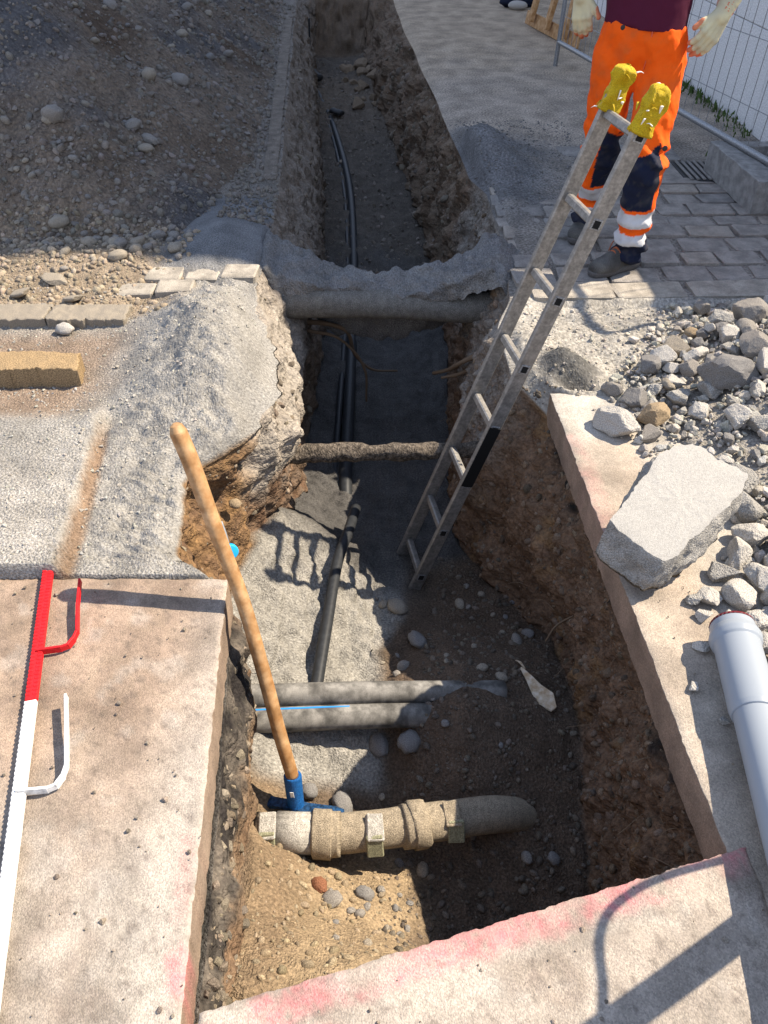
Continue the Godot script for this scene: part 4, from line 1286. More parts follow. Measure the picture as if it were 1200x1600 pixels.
# ---------------------------------------------------------------- tools
func build_tools() -> void:
	var mk := thing("mattock", "long wooden handled mattock with blue steel head standing in the pit", "mattock", V(-0.29, -0.68, 1.24))
	var o: Vector3 = mk.position
	put("handle", tube([V(-0.287, -0.56, 1.275) - o, V(-0.318, -0.40, 1.325) - o, V(-0.352, -0.22, 1.395) - o, V(-0.402, 0.02, 1.485) - o, V(-0.458, 0.22, 1.553) - o, V(-0.512, 0.42, 1.622) - o, V(-0.536, 0.494, 1.647) - o, V(-0.5405, 0.511, 1.653) - o, V(-0.542, 0.517, 1.655) - o], [0.0235, 0.0245, 0.0245, 0.024, 0.0245, 0.0275, 0.027, 0.019, 0.008], 22, 10, 0.85), M["handle"], mk)
	put("eye_socket", tube([V(-0.280, -0.685, 1.235) - o, V(-0.283, -0.64, 1.25) - o, V(-0.287, -0.56, 1.275) - o, V(-0.287, -0.555, 1.277) - o], [0.026, 0.027, 0.029, 0.028], 20, 4), M["blue_paint"], mk)
	var blade := func(pts: Array, widths: Array, called: String) -> void:
		var st := st_begin()
		for k in pts.size() - 1:
			var a: Vector3 = pts[k] - o
			var b: Vector3 = pts[k + 1] - o
			var s1 := Vector3(0.1, 0.25, 1).normalized() * float(widths[k]) * 0.5
			var s2 := Vector3(0.1, 0.25, 1).normalized() * float(widths[k + 1]) * 0.5
			var up := Vector3(0, 0.007, -0.001)
			quad(st, a - s1 + up, b - s2 + up, b + s2 + up, a + s1 + up)
			quad(st, a + s1 - up, b + s2 - up, b - s2 - up, a - s1 - up)
			quad(st, a + s1 + up, b + s2 + up, b + s2 - up, a + s1 - up)
			quad(st, a - s1 - up, b - s2 - up, b - s2 + up, a - s1 + up)
			if k == pts.size() - 2:
				quad(st, b + s2 + up, b - s2 + up, b - s2 - up, b + s2 - up)
		put(called, done(st), M["blue_worn"], mk)
	blade.call([V(-0.28, -0.670, 1.235), V(-0.24, -0.672, 1.225), V(-0.19, -0.670, 1.213), V(-0.15, -0.676, 1.208), V(-0.125, -0.692, 1.205)], [0.040, 0.045, 0.055, 0.062, 0.066], "blade")
	blade.call([V(-0.28, -0.670, 1.235), V(-0.32, -0.664, 1.240), V(-0.36, -0.672, 1.250), V(-0.40, -0.690, 1.262)], [0.040, 0.036, 0.040, 0.044], "pick")
	put("label_plate", box(Vector3(0.012, 0.028, 0.002), 0.0005), M["white_paint"], mk).transform = Transform3D(Basis.from_euler(Vector3(-0.15, -0.1, 0.1)), V(-0.288, -0.60, 1.234) - o)

	# ladder
	var base := V(0.1222, -0.881, 2.701)
	var up := Vector3(0.3143, 0.9487, -0.0375).normalized()
	var ac := Vector3(0.0435, -0.0058, 0.2180)
	ac = (ac - up * ac.dot(up))
	var w := ac.length()
	var acn := ac / w
	var fr := up.cross(acn).normalized()        # across the stile's depth
	var ld := thing("ladder", "aluminium ladder with yellow taped ends leaning out of the trench", "ladder", base)
	var depth := 0.058
	var thick := 0.022
	for s in [0, 1]:
		var st := st_begin()
		var off: Vector3 = acn * (w * s + (-thick * 0.5 if s == 0 else thick * 0.5))
		var lo := -0.10
		var hi := 2.02
		# a hollow rail: two flanges and a web seen as one beam; the outer face carries the rung ends
		box_into(st, Vector3(depth, hi - lo, thick), 0.004, Transform3D(Basis(fr, up, acn), off + up * (lo + hi) * 0.5))
		put("stile", done(st), M["alu"], ld)
	for k in 8:
		var c := up * (0.28 * k)
		put("rung", box(Vector3(0.030, 0.030, w), 0.005, Transform3D(Basis(fr, up, acn), c + acn * w * 0.5)), M["alu"], ld)
		if k in [1, 3]:
			pass
		var so := acn * (w + thick + 0.001) + c
		var rim := put("rung_end", box(Vector3(0.036, 0.036, 0.003), 0.001, Transform3D(Basis(fr, up, acn), so)), M["galv"], ld)
		var hole := put("rung_hole", box(Vector3(0.024, 0.026, 0.003), 0.001, Transform3D(Basis(fr, up, acn), so + acn * 0.0012)), M["alu_dark"], ld)
	# blacked out sticker on the near stile
	put("black_sticker", box(Vector3(0.050, 0.30, 0.002), 0.0005, Transform3D(Basis(fr, up, acn), up * 0.70 + acn * (w + thick + 0.0035))), M["black_mark"], ld)
	for s in [0, 1]:
		var c: Vector3 = acn * (w * s + (-thick * 0.5 if s == 0 else thick * 0.5)) + up * 2.035
		var rows := PackedVector3Array()
		var n := 29
		for j in 31:
			var t := float(j) / 30.0
			var wrap := 1.0 + 0.025 * signf(sin(t * 19.0 + s)) + 0.09 * sin(t * 9.0 + 2.0 * s)
			var cap: float = 1.0 if j < 27 else [0.93, 0.8, 0.5, 0.02][j - 27]
			if j == 0:
				cap = 0.1
			for i in n:
				var an := TAU * i / (n - 1)
				var e := Vector2(cos(an), sin(an))
				var r := pow(pow(absf(e.x), 4.0) + pow(absf(e.y), 4.0), -0.25)
				var q: Vector3 = (fr * e.x * 0.034 + acn * -e.y * 0.024) * r * wrap * cap + up * (-0.075 + 0.15 * t)
				q += (fr * e.x + acn * e.y) * (0.018 * fb(q + Vector3(s * 7, 0, 0), 15.0) + 0.006 * absf(fb(q + Vector3(s * 7, 3, 0), 40.0)))
				rows.append(c + q)
		var pad := put("tape_wrap", sheet(rows, n, 31, PackedColorArray(), 0, -1, true), M["tape_yellow"], ld)
		for k in 13:
			var q: Vector3 = c + up * rng.randf_range(-0.07, 0.075) + (fr * rng.randf_range(-0.036, 0.036) + acn * 0.028) * (1.0 if k % 2 else -1.0)
			var d := Vector3(rng.randf_range(-1, 1), rng.randf_range(-1, 0.6), rng.randf_range(-1, 1)).normalized()
			put("tape_fray", tube([q, q + d * 0.014, q + d * 0.024 + Vector3(0, -0.006, 0)], [0.0055, 0.004, 0.0015], 6, 3, 0.4), M["tape_white"] if k % 3 else M["tape_yellow"], pad)

	# red and white setting-out bar
	var bar := thing("setting_out_bar", "red and white ribbed steel bar with two hooks lying on the left slab", "marker bar", V(-0.9, 0, 1.1))
	o = bar.position
	var seg := func(called: String, a: Vector3, b: Vector3, m: String) -> void:
		var xf := lying(a - o, b - o)
		var part := put(called, box(Vector3(a.distance_to(b), 0.016, 0.030), 0.003, xf), M[m], bar)
		var st := st_begin()
		var n := int(a.distance_to(b) / 0.0125)
		for k in n:
			for sd in [-1, 1]:
				box_into(st, Vector3(0.0075, 0.005, 0.012), 0.0015, xf * Transform3D(Basis.IDENTITY, Vector3(-a.distance_to(b) * 0.5 + 0.0125 * (k + 0.5), 0.0075, 0.0085 * sd)))
		var ribs := put("ribs", done(st), M[m], part)
		ribs.set_meta("kind", "stuff")
	var pa := V(-1.000, 0.016, 1.612)
	var pb := V(-0.891, 0.016, 1.150)
	var pc := V(-0.642, 0.016, 0.10)
	seg.call("red_bar", pa, pb, "red_paint")
	seg.call("white_bar", pb, pc, "white_paint")
	var hook := func(pts: Array, m: String) -> void:
		var st := st_begin()
		for k in pts.size() - 1:
			var a: Vector3 = pts[k] - o
			var b: Vector3 = pts[k + 1] - o
			box_into(st, Vector3(a.distance_to(b) + 0.006, 0.024 - 0.003 * (k % 2), 0.007), 0.0015, lying(a, b))
		put("hook", done(st), M[m], bar)
	hook.call([V(-0.925, 0.02, 1.305), V(-0.868, 0.02, 1.316), V(-0.850, 0.02, 1.326), V(-0.842, 0.022, 1.345), V(-0.838, 0.026, 1.37), V(-0.860, 0.036, 1.455), V(-0.879, 0.042, 1.545)], "red_paint")
	hook.call([V(-0.835, 0.02, 0.902), V(-0.770, 0.02, 0.908), V(-0.752, 0.02, 0.918), V(-0.743, 0.022, 0.938), V(-0.741, 0.026, 0.965), V(-0.768, 0.036, 1.06), V(-0.795, 0.042, 1.147)], "white_paint")
	# splintered strip on the pit floor
	var st := st_begin()
	var pts := [V(0.525, 0, 1.83), V(0.545, 0, 1.77), V(0.565, 0, 1.72), V(0.592, 0, 1.67), V(0.615, 0, 1.63)]
	for k in 5:
		pts[k] = ground_at(pts[k].x, -pts[k].z) + Vector3(0, 0.022, 0)
	var wd := [0.003, 0.012, 0.022, 0.034, 0.012]
	for k in 4:
		var s1 := Vector3(0.8, 0.3, -0.5).normalized() * float(wd[k])
		var s2 := Vector3(0.8, 0.3, -0.5).normalized() * float(wd[k + 1])
		var lift := Vector3(0, 0.004, 0)
		quad(st, pts[k] - s1 + lift, pts[k + 1] - s2 + lift, pts[k + 1] + s2 + lift, pts[k] + s1 + lift)
		quad(st, pts[k] + s1 - lift, pts[k + 1] + s2 - lift, pts[k + 1] - s2 - lift, pts[k] - s1 - lift)
	tag(put("wood_splinter", done(st), M["splinter"]), "pale torn wood splinter on the dark gravel by the right wall", "splinter")
	tag(put("torn_strip", tube([ground_at(0.52, 1.90) + Vector3(0, 0.01, 0), ground_at(0.53, 1.87) + Vector3(0, 0.022, 0), ground_at(0.545, 1.84) + Vector3(0, 0.012, 0)], [0.004, 0.006, 0.003], 6, 4, 0.4), M["splinter"]), "small torn pale strip just above the wood splinter", "splinter")

# ---------------------------------------------------------------- beyond the trench
func build_background() -> void:
	# temporary fence
	var a := V(1.69, 0.21, 8.58)
	var b := V(2.52, 0.21, 3.6)
	var fn := thing("site_fence", "galvanised wire mesh site fence in front of the pale wall", "fence", V(1.69, 0, 8.58))
	var o: Vector3 = fn.position
	var lean := Vector3(0.03, 1, 0).normalized()
	put("post", tube([V(1.683, 0.0, 8.58) - o, V(1.74, 2.05, 8.58) - o], [0.021, 0.021], 14, 2), M["galv"], fn)
	put("post", tube([V(2.52, 0.0, 3.6) - o, V(2.58, 2.05, 3.6) - o], [0.021, 0.021], 14, 2), M["galv"], fn)
	put("rail", tube([a - o, b - o], [0.021, 0.021], 14, 2), M["galv"], fn)
	put("rail", tube([a - o + Vector3(0.05, 1.82, 0), b - o + Vector3(0.05, 1.82, 0)], [0.021, 0.021], 14, 2), M["galv"], fn)
	var st := SurfaceTool.new()
	var n := 46
	var wire := tube([Vector3(0, 0, 0), Vector3(0.05, 1.82, 0)], [0.0026, 0.0026], 5, 1)
	for k in range(1, n):
		put("wire", wire, M["galv"], fn).position = a.lerp(b, float(k) / n) - o
	var run := tube([a - o, b - o], [0.0026, 0.0026], 5, 1)
	for k in 5:
		put("wire", run, M["galv"], fn).position = Vector3(0.05, 1.82, 0) * (0.12 + 0.19 * k)
	# the pale wall
	var wl := thing("boundary_wall", "pale grey wall of large smooth blocks behind the fence", "wall", V(2.9, 0, 8.0))
	for row in 3:
		for k in 7:
			var len := 1.25
			var z := -3.6 + k * len + (0.6 if row % 2 else 0.0)
			var p := put("wall_block", box(Vector3(0.30, 0.632, len - 0.007), 0.003), M["plaster"], wl)
			p.position = Vector3(0.02, 0.316 + row * 0.64, -z)
	put("wall_core", box(Vector3(0.26, 1.90, 9.2), 0.003), M["plaster"], wl).position = Vector3(0.02, 0.94, -0.6)
	# weeds along the wall's foot
	st = st_begin()
	for k in 330:
		var f := rng.randf_range(4.9, 8.6)
		var q := V(2.735 - 0.05 * rng.randf() * rng.randf() * 3.0, 0.0, f)
		if fb(q, 1.4) < -0.02:
			continue
		var h := rng.randf_range(0.02, 0.09)
		var d := Vector3(rng.randf_range(-0.7, 0.5), 1, rng.randf_range(-0.6, 0.6)).normalized() * h
		var s := Vector3(rng.randf_range(-1, 1), 0, rng.randf_range(-1, 1)).normalized() * rng.randf_range(0.004, 0.010)
		tri(st, q - s, q + d, q + s)
		tri(st, q + d * 0.5 - s * 1.6, q + d * 0.9 + Vector3(0, 0.01, 0), q + d * 0.6 + s * 1.6)
	for k in 50:
		var q := V(2.33 + 0.09 * rng.randfn() * 0.6, 0.0, 5.62 + 0.08 * rng.randfn())
		var d := Vector3(rng.randf_range(-0.7, 0.7), 0.8, rng.randf_range(-0.6, 0.6)).normalized() * rng.randf_range(0.02, 0.06)
		var s := Vector3(rng.randf_range(-1, 1), 0, rng.randf_range(-1, 1)).normalized() * 0.01
		tri(st, q - s, q + d, q + s)
	var wd := put("weeds", done(st), M["weed"])
	wd.set_meta("kind", "stuff")
	wd.set_meta("label", "low green weeds along the foot of the wall")
	# concrete planter block
	var pl := thing("planter_block", "grey concrete planter block with hollow chambers on the paving by the fence", "concrete block", V(2.42, 0.0, 4.98))
	pl.rotation = Vector3(0, 0.03, 0)
	var wh := func(_q, _r): return Color.WHITE
	var slab := func(called: String, x0: float, x1: float, f0: float, f1: float, top: float, deep: float) -> void:
		put(called, slab_mesh(V(x0, top, f1), V(x1, top, f1), V(x1, top, f0), V(x0, top, f0), deep, 24, 24, wh, 1.6), M["block_grey"], pl)
	slab.call("front_wall", -0.28, -0.12, -0.40, 0.40, 0.19, 0.185)
	slab.call("back_wall", 0.17, 0.30, -0.40, 0.40, 0.185, 0.18)
	slab.call("end_wall", -0.122, 0.172, 0.29, 0.395, 0.187, 0.18)
	slab.call("end_wall", -0.122, 0.172, -0.395, -0.27, 0.187, 0.18)
	slab.call("web", -0.122, 0.172, -0.06, 0.03, 0.16, 0.15)
	slab.call("chamber_floor", -0.125, 0.175, -0.272, 0.292, 0.06, 0.05)
	# timber pallet leaning against the fence foot
	var pt := thing("timber_pallet", "new timber pallet frame lying tilted behind the fence foot", "pallet", V(2.0, 0, 10.6))
	var pb := Basis.from_euler(Vector3(0, 0.62, 0)) * Basis.from_euler(Vector3(-0.85, 0, 0))
	pt.basis = Basis.from_euler(Vector3(0, 0.0, 0))
	var s0 := V(1.74, 0.07, 11.0)
	var s1 := V(2.05, 0.07, 9.35)
	var along := (s1 - s0)
	var rise := Vector3(0.16, 0.80, 0.05)
	o = pt.position
	var board := func(called: String, p: Vector3, q: Vector3, w: float, t: float, face: Vector3) -> void:
		var xf := lying(p - o, q - o, face)
		put(called, box(Vector3(p.distance_to(q), w, t), 0.004, xf), M["pallet"], pt)
	board.call("board", s0, s1, 0.14, 0.025, rise)
	board.call("board", s0 + rise * 0.55, s1 + rise * 0.55, 0.12, 0.025, rise)
	board.call("board", s0 + rise * 1.05, s1 + rise * 1.05, 0.12, 0.025, rise)
	for k in 3:
		var p := s0 + along * (0.18 + 0.32 * k) + Vector3(-0.03, 0, 0.005)
		board.call("bearer", p + Vector3(-0.03, 0, 0.02), p + rise * 1.25 + Vector3(-0.03, 0, 0.02), 0.09, 0.05, along)
	# dirt heap behind the pallet
	st = st_begin()
	# bag and shoe at the top
	var bag := put("navy_bag", stone(3, 0, 0.25, Vector3(0.24, 0.12, 0.14)), M["navy"])
	bag.position = V(1.80, 0.09, 12.25)
	tag(bag, "dark navy cloth bundle on the ground at the top edge", "cloth bundle")
	var sh := put("grey_shoe", stone(3, 0, 0.08, Vector3(0.13, 0.055, 0.07)), M["stone_d"])
	sh.position = V(1.76, 0.05, 12.0)
	sh.rotation = Vector3(0, -0.35, 0)
	tag(sh, "pale grey shoe end in front of the dark navy bundle", "shoe")
	# house that throws the shade over the far half of the site; out of the frame to the right
	for hb in [["house", "tall plastered house standing beyond the boundary wall", V(8.0, 0, 13.0), Vector3(8.8, 8.8, 14.3)], ["house", "house wing set forward beside the tall plastered house", V(14.6, 0, 12.6), Vector3(12.8, 8.8, 14.5)]]:
		var hs := thing(hb[0], hb[1], "house", hb[2])
		var sz: Vector3 = hb[3]
		put("wall", box(sz, 0.02), M["house_plaster"], hs).position = Vector3(0, sz.y * 0.5, 0)
		put("roof", box(Vector3(sz.x - 0.1, 0.12, sz.z - 0.1), 0.02), M["roof"], hs).position = Vector3(0, sz.y + 0.06, 0)
		for lv in 3:
			for k in 4:
				var wv := put("window", box(Vector3(0.04, 1.4, 1.0), 0.01), M["window_glass"], hs)
				wv.position = Vector3(-sz.x * 0.5 - 0.01, 1.7 + lv * 2.7, -5.0 + k * 3.2)
	# leaning bar with a bent handle just outside the frame on the right: its shadow crosses the near slab
	var tr := thing("barrier_stand", "leaning site barrier stand with a bent tube handle near the pipe", "barrier", V(1.12, 0, 0.86))
	o = tr.position
	var S := Vector3(0.602, 0.777, -0.184) / 0.777
	var on := func(x: float, f: float, h: float) -> Vector3:
		return V(x, 0, f) + S * h - o
	put("upright", tube([on.call(1.12, 0.86, 0.0), on.call(0.73, 0.62, 0.5), on.call(0.36, 0.415, 0.95), on.call(0.16, 0.31, 1.18)], [0.030, 0.030, 0.030, 0.030], 16, 4), M["galv"], tr)
	put("handle", tube([on.call(0.40, 0.45, 0.92), on.call(0.416, 0.52, 0.9), on.call(0.425, 0.59, 0.88), on.call(0.455, 0.645, 0.82), on.call(0.52, 0.69, 0.74), on.call(0.60, 0.722, 0.66), on.call(0.70, 0.748, 0.56), on.call(0.93, 0.80, 0.26)], [0.009, 0.009, 0.009, 0.009, 0.009, 0.009, 0.009, 0.009], 12, 6), M["galv"], tr)
	put("foot", box(Vector3(0.30, 0.04, 0.30), 0.006), M["iron"], tr).position = Vector3(0.02, 0.02, 0.0)

# ---------------------------------------------------------------- the worker
# bones: [a, b, radius a, radius b, squash along z]; a distance field joined smoothly and meshed with surface nets
func field(bones: Array, p: Vector3, k: float) -> float:
	var d := 9.0
	for b in bones:
		var a: Vector3 = b[0]
		var ab: Vector3 = b[1] - a
		var t := clampf((p - a).dot(ab) / maxf(ab.length_squared(), 1e-9), 0.0, 1.0)
		var e := (p - a - ab * t).length() - lerpf(b[2], b[3], t)
		var h := clampf(0.5 + 0.5 * (e - d) / k, 0.0, 1.0)
		d = lerpf(e, d, h) - k * h * (1.0 - h)
	return d

func nets(bones: Array, cs: float, k: float, colour: Callable, extra = null) -> ArrayMesh:
	var lo := Vector3.ONE * 99.0
	var hi := -lo
	for b in bones:
		for e in 2:
			var r: float = b[2 + e] + 2.5 * cs + 0.012
			lo = lo.min(b[e] - Vector3.ONE * r)
			hi = hi.max(b[e] + Vector3.ONE * r)
	var B := 4
	var nb := Vector3i(((hi - lo) / (cs * B)).ceil())
	var n := nb * B + Vector3i.ONE
	var D := PackedFloat32Array()
	D.resize(n.x * n.y * n.z)
	D.fill(9.0)
	var sxy := n.x * n.y
	var live := []
	for z in nb.z:
		for y in nb.y:
			for x in nb.x:
				var c := lo + Vector3(x + 0.5, y + 0.5, z + 0.5) * cs * B
				if absf(field(bones, c, k)) > cs * B * 0.9 + 0.014:
					continue
				live.append(Vector3i(x, y, z) * B)
				for zz in B + 1:
					for yy in B + 1:
						for xx in B + 1:
							var i := (x * B + xx) + (y * B + yy) * n.x + (z * B + zz) * sxy
							if D[i] == 9.0:
								var q := lo + Vector3(x * B + xx, y * B + yy, z * B + zz) * cs
								var v := field(bones, q, k)
								if extra != null:
									v += extra.call(q)
								D[i] = v
	var id := {}
	var vs := PackedVector3Array()
	var corner := [0, 1, n.x, n.x + 1, sxy, sxy + 1, sxy + n.x, sxy + n.x + 1]
	var cpos := [Vector3(0, 0, 0), Vector3(1, 0, 0), Vector3(0, 1, 0), Vector3(1, 1, 0), Vector3(0, 0, 1), Vector3(1, 0, 1), Vector3(0, 1, 1), Vector3(1, 1, 1)]
	var edges := [[0, 1], [2, 3], [4, 5], [6, 7], [0, 2], [1, 3], [4, 6], [5, 7], [0, 4], [1, 5], [2, 6], [3, 7]]
	for bl in live:
		for zz in B:
			for yy in B:
				for xx in B:
					var i: int = (bl.x + xx) + (bl.y + yy) * n.x + (bl.z + zz) * sxy
					var neg := 0
					for c in 8:
						if D[i + corner[c]] < 0.0:
							neg += 1
					if neg == 0 or neg == 8:
						continue
					var sum := Vector3.ZERO
					var m := 0
					for e in edges:
						var a := D[i + corner[e[0]]]
						var b := D[i + corner[e[1]]]
						if (a < 0.0) != (b < 0.0):
							sum += cpos[e[0]].lerp(cpos[e[1]], a / (a - b))
							m += 1
					id[i] = vs.size()
					vs.append(lo + (Vector3(bl.x + xx, bl.y + yy, bl.z + zz) + sum / m) * cs)
	var idx := PackedInt32Array()
	var step := [1, n.x, sxy]
	for i in id:
		for ax in 3:
			# the cell's edge from its low corner along ax, shared by four cells
			var a := D[i]
			var b := D[i + step[ax]]
			if (a < 0.0) == (b < 0.0):
				continue
			var u: int = step[(ax + 1) % 3]
			var w: int = step[(ax + 2) % 3]
			if not (id.has(i - u) and id.has(i - w) and id.has(i - u - w)):
				continue
			var q := [id[i], id[i - u], id[i - u - w], id[i - w]]
			if a < 0.0:
				idx.append_array([q[0], q[2], q[1], q[0], q[3], q[2]])
			else:
				idx.append_array([q[0], q[1], q[2], q[0], q[2], q[3]])
	var nn := PackedVector3Array()
	nn.resize(vs.size())
	for t in range(0, idx.size(), 3):
		var c := (vs[idx[t + 2]] - vs[idx[t]]).cross(vs[idx[t + 1]] - vs[idx[t]])
		for s in 3:
			nn[idx[t + s]] += c
	var cols := PackedColorArray()
	for q in vs.size():
		nn[q] = nn[q].normalized()
		cols.append(colour.call(vs[q]))
	return arrays(vs, nn, cols, idx)

func build_worker() -> void:
	var man := thing("person", "worker in orange and navy work trousers, purple shirt and gloves standing by the ladder", "person", V(1.14, 0, 3.95))
	var o: Vector3 = man.position
	var W := func(x: float, h: float, f: float) -> Vector3:
		return V(x, h, f) - o
	var hipL: Vector3 = W.call(1.235, 0.93, 3.90)
	var hipR: Vector3 = W.call(1.055, 0.93, 3.99)
	var kneeL: Vector3 = W.call(1.225, 0.51, 3.76)
	var kneeR: Vector3 = W.call(1.085, 0.51, 4.06)
	var ankL: Vector3 = W.call(1.232, 0.10, 3.79)
	var ankR: Vector3 = W.call(1.115, 0.10, 4.26)
	var chest: Vector3 = W.call(1.155, 1.33, 3.99)
	var waist: Vector3 = W.call(1.145, 1.08, 3.945)
	var neck: Vector3 = W.call(1.14, 1.52, 3.97)
	var head: Vector3 = W.call(1.11, 1.66, 3.91)
	var shL: Vector3 = W.call(1.335, 1.42, 3.93)
	var shR: Vector3 = W.call(0.975, 1.42, 4.06)
	var elL: Vector3 = W.call(1.475, 1.26, 3.98)
	var elR: Vector3 = W.call(0.86, 1.28, 4.16)
	var wrL: Vector3 = W.call(1.415, 1.115, 3.79)
	var wrR: Vector3 = W.call(0.88, 1.15, 4.07)
	var face := Vector3(-0.55, -0.22, 0.80).normalized()
	var sidew := face.cross(Vector3.UP).normalized()
	var body := [[hipL, kneeL, 0.06, 0.048], [hipR, kneeR, 0.06, 0.048], [kneeL, ankL, 0.05, 0.035], [kneeR, ankR, 0.05, 0.035], [hipL, hipR, 0.06, 0.06], [(hipL + hipR) * 0.5, waist, 0.06, 0.075], [waist + Vector3(0.04, 0, 0), chest + Vector3(0.05, 0, 0), 0.07, 0.085], [waist - Vector3(0.05, 0, 0), chest - Vector3(0.05, 0, 0), 0.07, 0.085], [shL, shR, 0.055, 0.055],
		[chest, neck, 0.09, 0.055], [neck, head, 0.052, 0.055], [head, head + Vector3(0, 0.07, 0) - face * 0.02, 0.078, 0.086], [head + face * 0.03 - Vector3(0, 0.05, 0), head + face * 0.05 - Vector3(0, 0.055, 0), 0.045, 0.03], [head + face * 0.085 + Vector3(0, 0.03, 0), head + face * 0.10 - Vector3(0, 0.005, 0), 0.010, 0.015], [head + sidew * 0.083 + Vector3(0, 0.02, 0), head + sidew * 0.085 - Vector3(0, 0.02, 0), 0.012, 0.009], [head - sidew * 0.083 + Vector3(0, 0.02, 0), head - sidew * 0.085 - Vector3(0, 0.02, 0), 0.012, 0.009],
		[shL, elL, 0.05, 0.042], [shR, elR, 0.05, 0.042], [elL, wrL, 0.042, 0.028], [elR, wrR, 0.042, 0.028]]
	put("body", nets(body, 0.014, 0.03, func(_p): return Color.WHITE), M["skin"], man)
	for s in [-1, 1]:
		put("eye", stone(2, 0, 0.0, Vector3.ONE * 0.011), M["eye"], man).position = head + face * 0.082 + sidew * 0.032 * s + Vector3(0, 0.035, 0)
	put("mouth", box(Vector3(0.045, 0.008, 0.01), 0.003, Transform3D(Basis(sidew, Vector3.UP, face).orthonormalized(), head + face * 0.083 - Vector3(0, 0.045, 0))), M["seal_red"], man)
	put("hair", nets([[head - face * 0.03 + Vector3(0, 0.07, 0), head - face * 0.02 + Vector3(0, 0.085, 0), 0.088, 0.086], [head - face * 0.05, head - face * 0.04 + Vector3(0, 0.06, 0), 0.06, 0.085]], 0.012, 0.02, func(_p): return Color.WHITE), M["hair"], man)
	# shirt
	var shirt := [[waist - Vector3(0, 0.09, 0) + sidew * 0.055, chest + sidew * 0.06, 0.122, 0.125], [waist - Vector3(0, 0.09, 0) - sidew * 0.055, chest - sidew * 0.06, 0.122, 0.125], [shL, shR, 0.075, 0.075], [chest, neck - Vector3(0, 0.03, 0), 0.10, 0.065], [shL, shL.lerp(elL, 0.75), 0.068, 0.066], [shR, shR.lerp(elR, 0.75), 0.068, 0.066]]
	var fold := func(p: Vector3) -> float:
		return 0.006 * fb(p * Vector3(1, 0.6, 1), 7.0) + 0.004 * fb(p, 16.0) + maxf(0.0, 1.045 - 0.05 * p.x + 0.006 * fb(p, 8.0) - p.y) * 10.0
	put("shirt", nets(shirt, 0.011, 0.04, func(_p): return Color(0.075, 0.008, 0.028), fold), M["cloth"], man)
	# trousers: wide work cut
	var hemL := ankL.lerp(kneeL, 0.04) + Vector3(0, 0.0, 0)
	var hemR := ankR.lerp(kneeR, 0.04)
	var fw := face * 0.02
	var tr := [[hipL - Vector3(0.0, 0.02, 0), kneeL + fw, 0.104, 0.083], [hipR - Vector3(0.0, 0.02, 0), kneeR + fw, 0.104, 0.083], [kneeL + fw, hemL, 0.083, 0.074], [kneeR + fw, hemR, 0.083, 0.074], [hipL + Vector3(-0.02, 0.06, 0), hipR + Vector3(0.02, 0.06, 0), 0.106, 0.106], [hipL.lerp(hipR, 0.25) + Vector3(0, 0.08, 0), hipL.lerp(hipR, 0.75) + Vector3(0, 0.08, 0), 0.112, 0.112]]
	var creases := func(p: Vector3) -> float:
		var h := p.y
		var low := ss(0.42, 0.16, h)
		var kn := exp(-pow((h - 0.56) / 0.12, 2.0))
		var e := 0.011 * fb(p * Vector3(1.2, 0.8, 1.2), 6.0) + 0.006 * fb(p, 15.0) - 0.006 * absf(fb(p * Vector3(1, 0.6, 1), 9.0))
		e += low * 0.013 * sin(h * 62.0 + 2.5 * fb(p, 5.0) + p.x * 14.0)
		e += kn * 0.010 * sin(h * 70.0 + p.x * 40.0 + 3.0 * fb(p, 4.0))
		e += ss(0.75, 0.9, h) * 0.004 * sin(p.x * 60.0 + h * 30.0)
		return e
	var tcol := func(p: Vector3) -> Color:
		var h := p.y
		var left := p.x > (hipL.x + hipR.x) * 0.5 and (p - kneeL).length() < (p - kneeR).length() + 0.0
		left = Vector2(p.x - lerpf(ankL.x, hipL.x, h / 0.9), p.z - lerpf(ankL.z, hipL.z, h / 0.9)).length() < Vector2(p.x - lerpf(ankR.x, hipR.x, h / 0.9), p.z - lerpf(ankR.z, hipR.z, h / 0.9)).length()
		var orange := Color(0.92, 0.115, 0.004)
		var navy := Color(0.010, 0.014, 0.032)
		var silver := Color(0.56, 0.56, 0.57)
		var knee := kneeL if left else kneeR
		var ank := ankL if left else ankR
		var c: Vector3 = ank.lerp(knee, clampf((h - 0.1) / 0.41, 0.0, 1.3))
		var r := Vector3(p.x - c.x, 0, p.z - c.z).normalized()
		var out := r.dot(sidew * (-1.0 if left else 1.0) * -1.0)
		var dirt := ss(0.0, 0.45, fb(p, 5.0)) * 0.35 + ss(0.1, 0.5, fb(p, 18.0)) * 0.25
		orange = orange.lerp(Color(0.55, 0.12, 0.03), dirt)
		navy = navy.lerp(Color(0.07, 0.065, 0.065), dirt * 1.2)
		silver = silver.lerp(Color(0.33, 0.31, 0.29), dirt)
		h += 0.02 * r.dot(face) * (1.0 if h > 0.3 else 0.5) + 0.004 * fb(p, 12.0)
		if h < 0.165:
			return navy
		if h < 0.215:
			return silver
		if h < 0.255:
			return orange
		if h < 0.335:
			return silver
		if h < 0.350:
			return orange
		var side := r.dot(Vector3(1, 0, 0) if left else Vector3(-1, 0, 0))
		if h < 0.63 + 0.05 * side and side < 0.42:
			return navy
		return orange
	var trousers := put("trousers", nets(tr, 0.0068, 0.035, tcol, creases), M["cloth"], man)
	put("waistband", nets([[hipL.lerp(hipR, 0.22) + Vector3(0, 0.135, 0), hipL.lerp(hipR, 0.78) + Vector3(0, 0.135, 0), 0.101, 0.101]], 0.009, 0.02, func(_p): return Color(0.90, 0.105, 0.004)), M["cloth"], trousers)
	var front := (hipL + hipR) * 0.5 + Vector3(0, 0.09, 0)
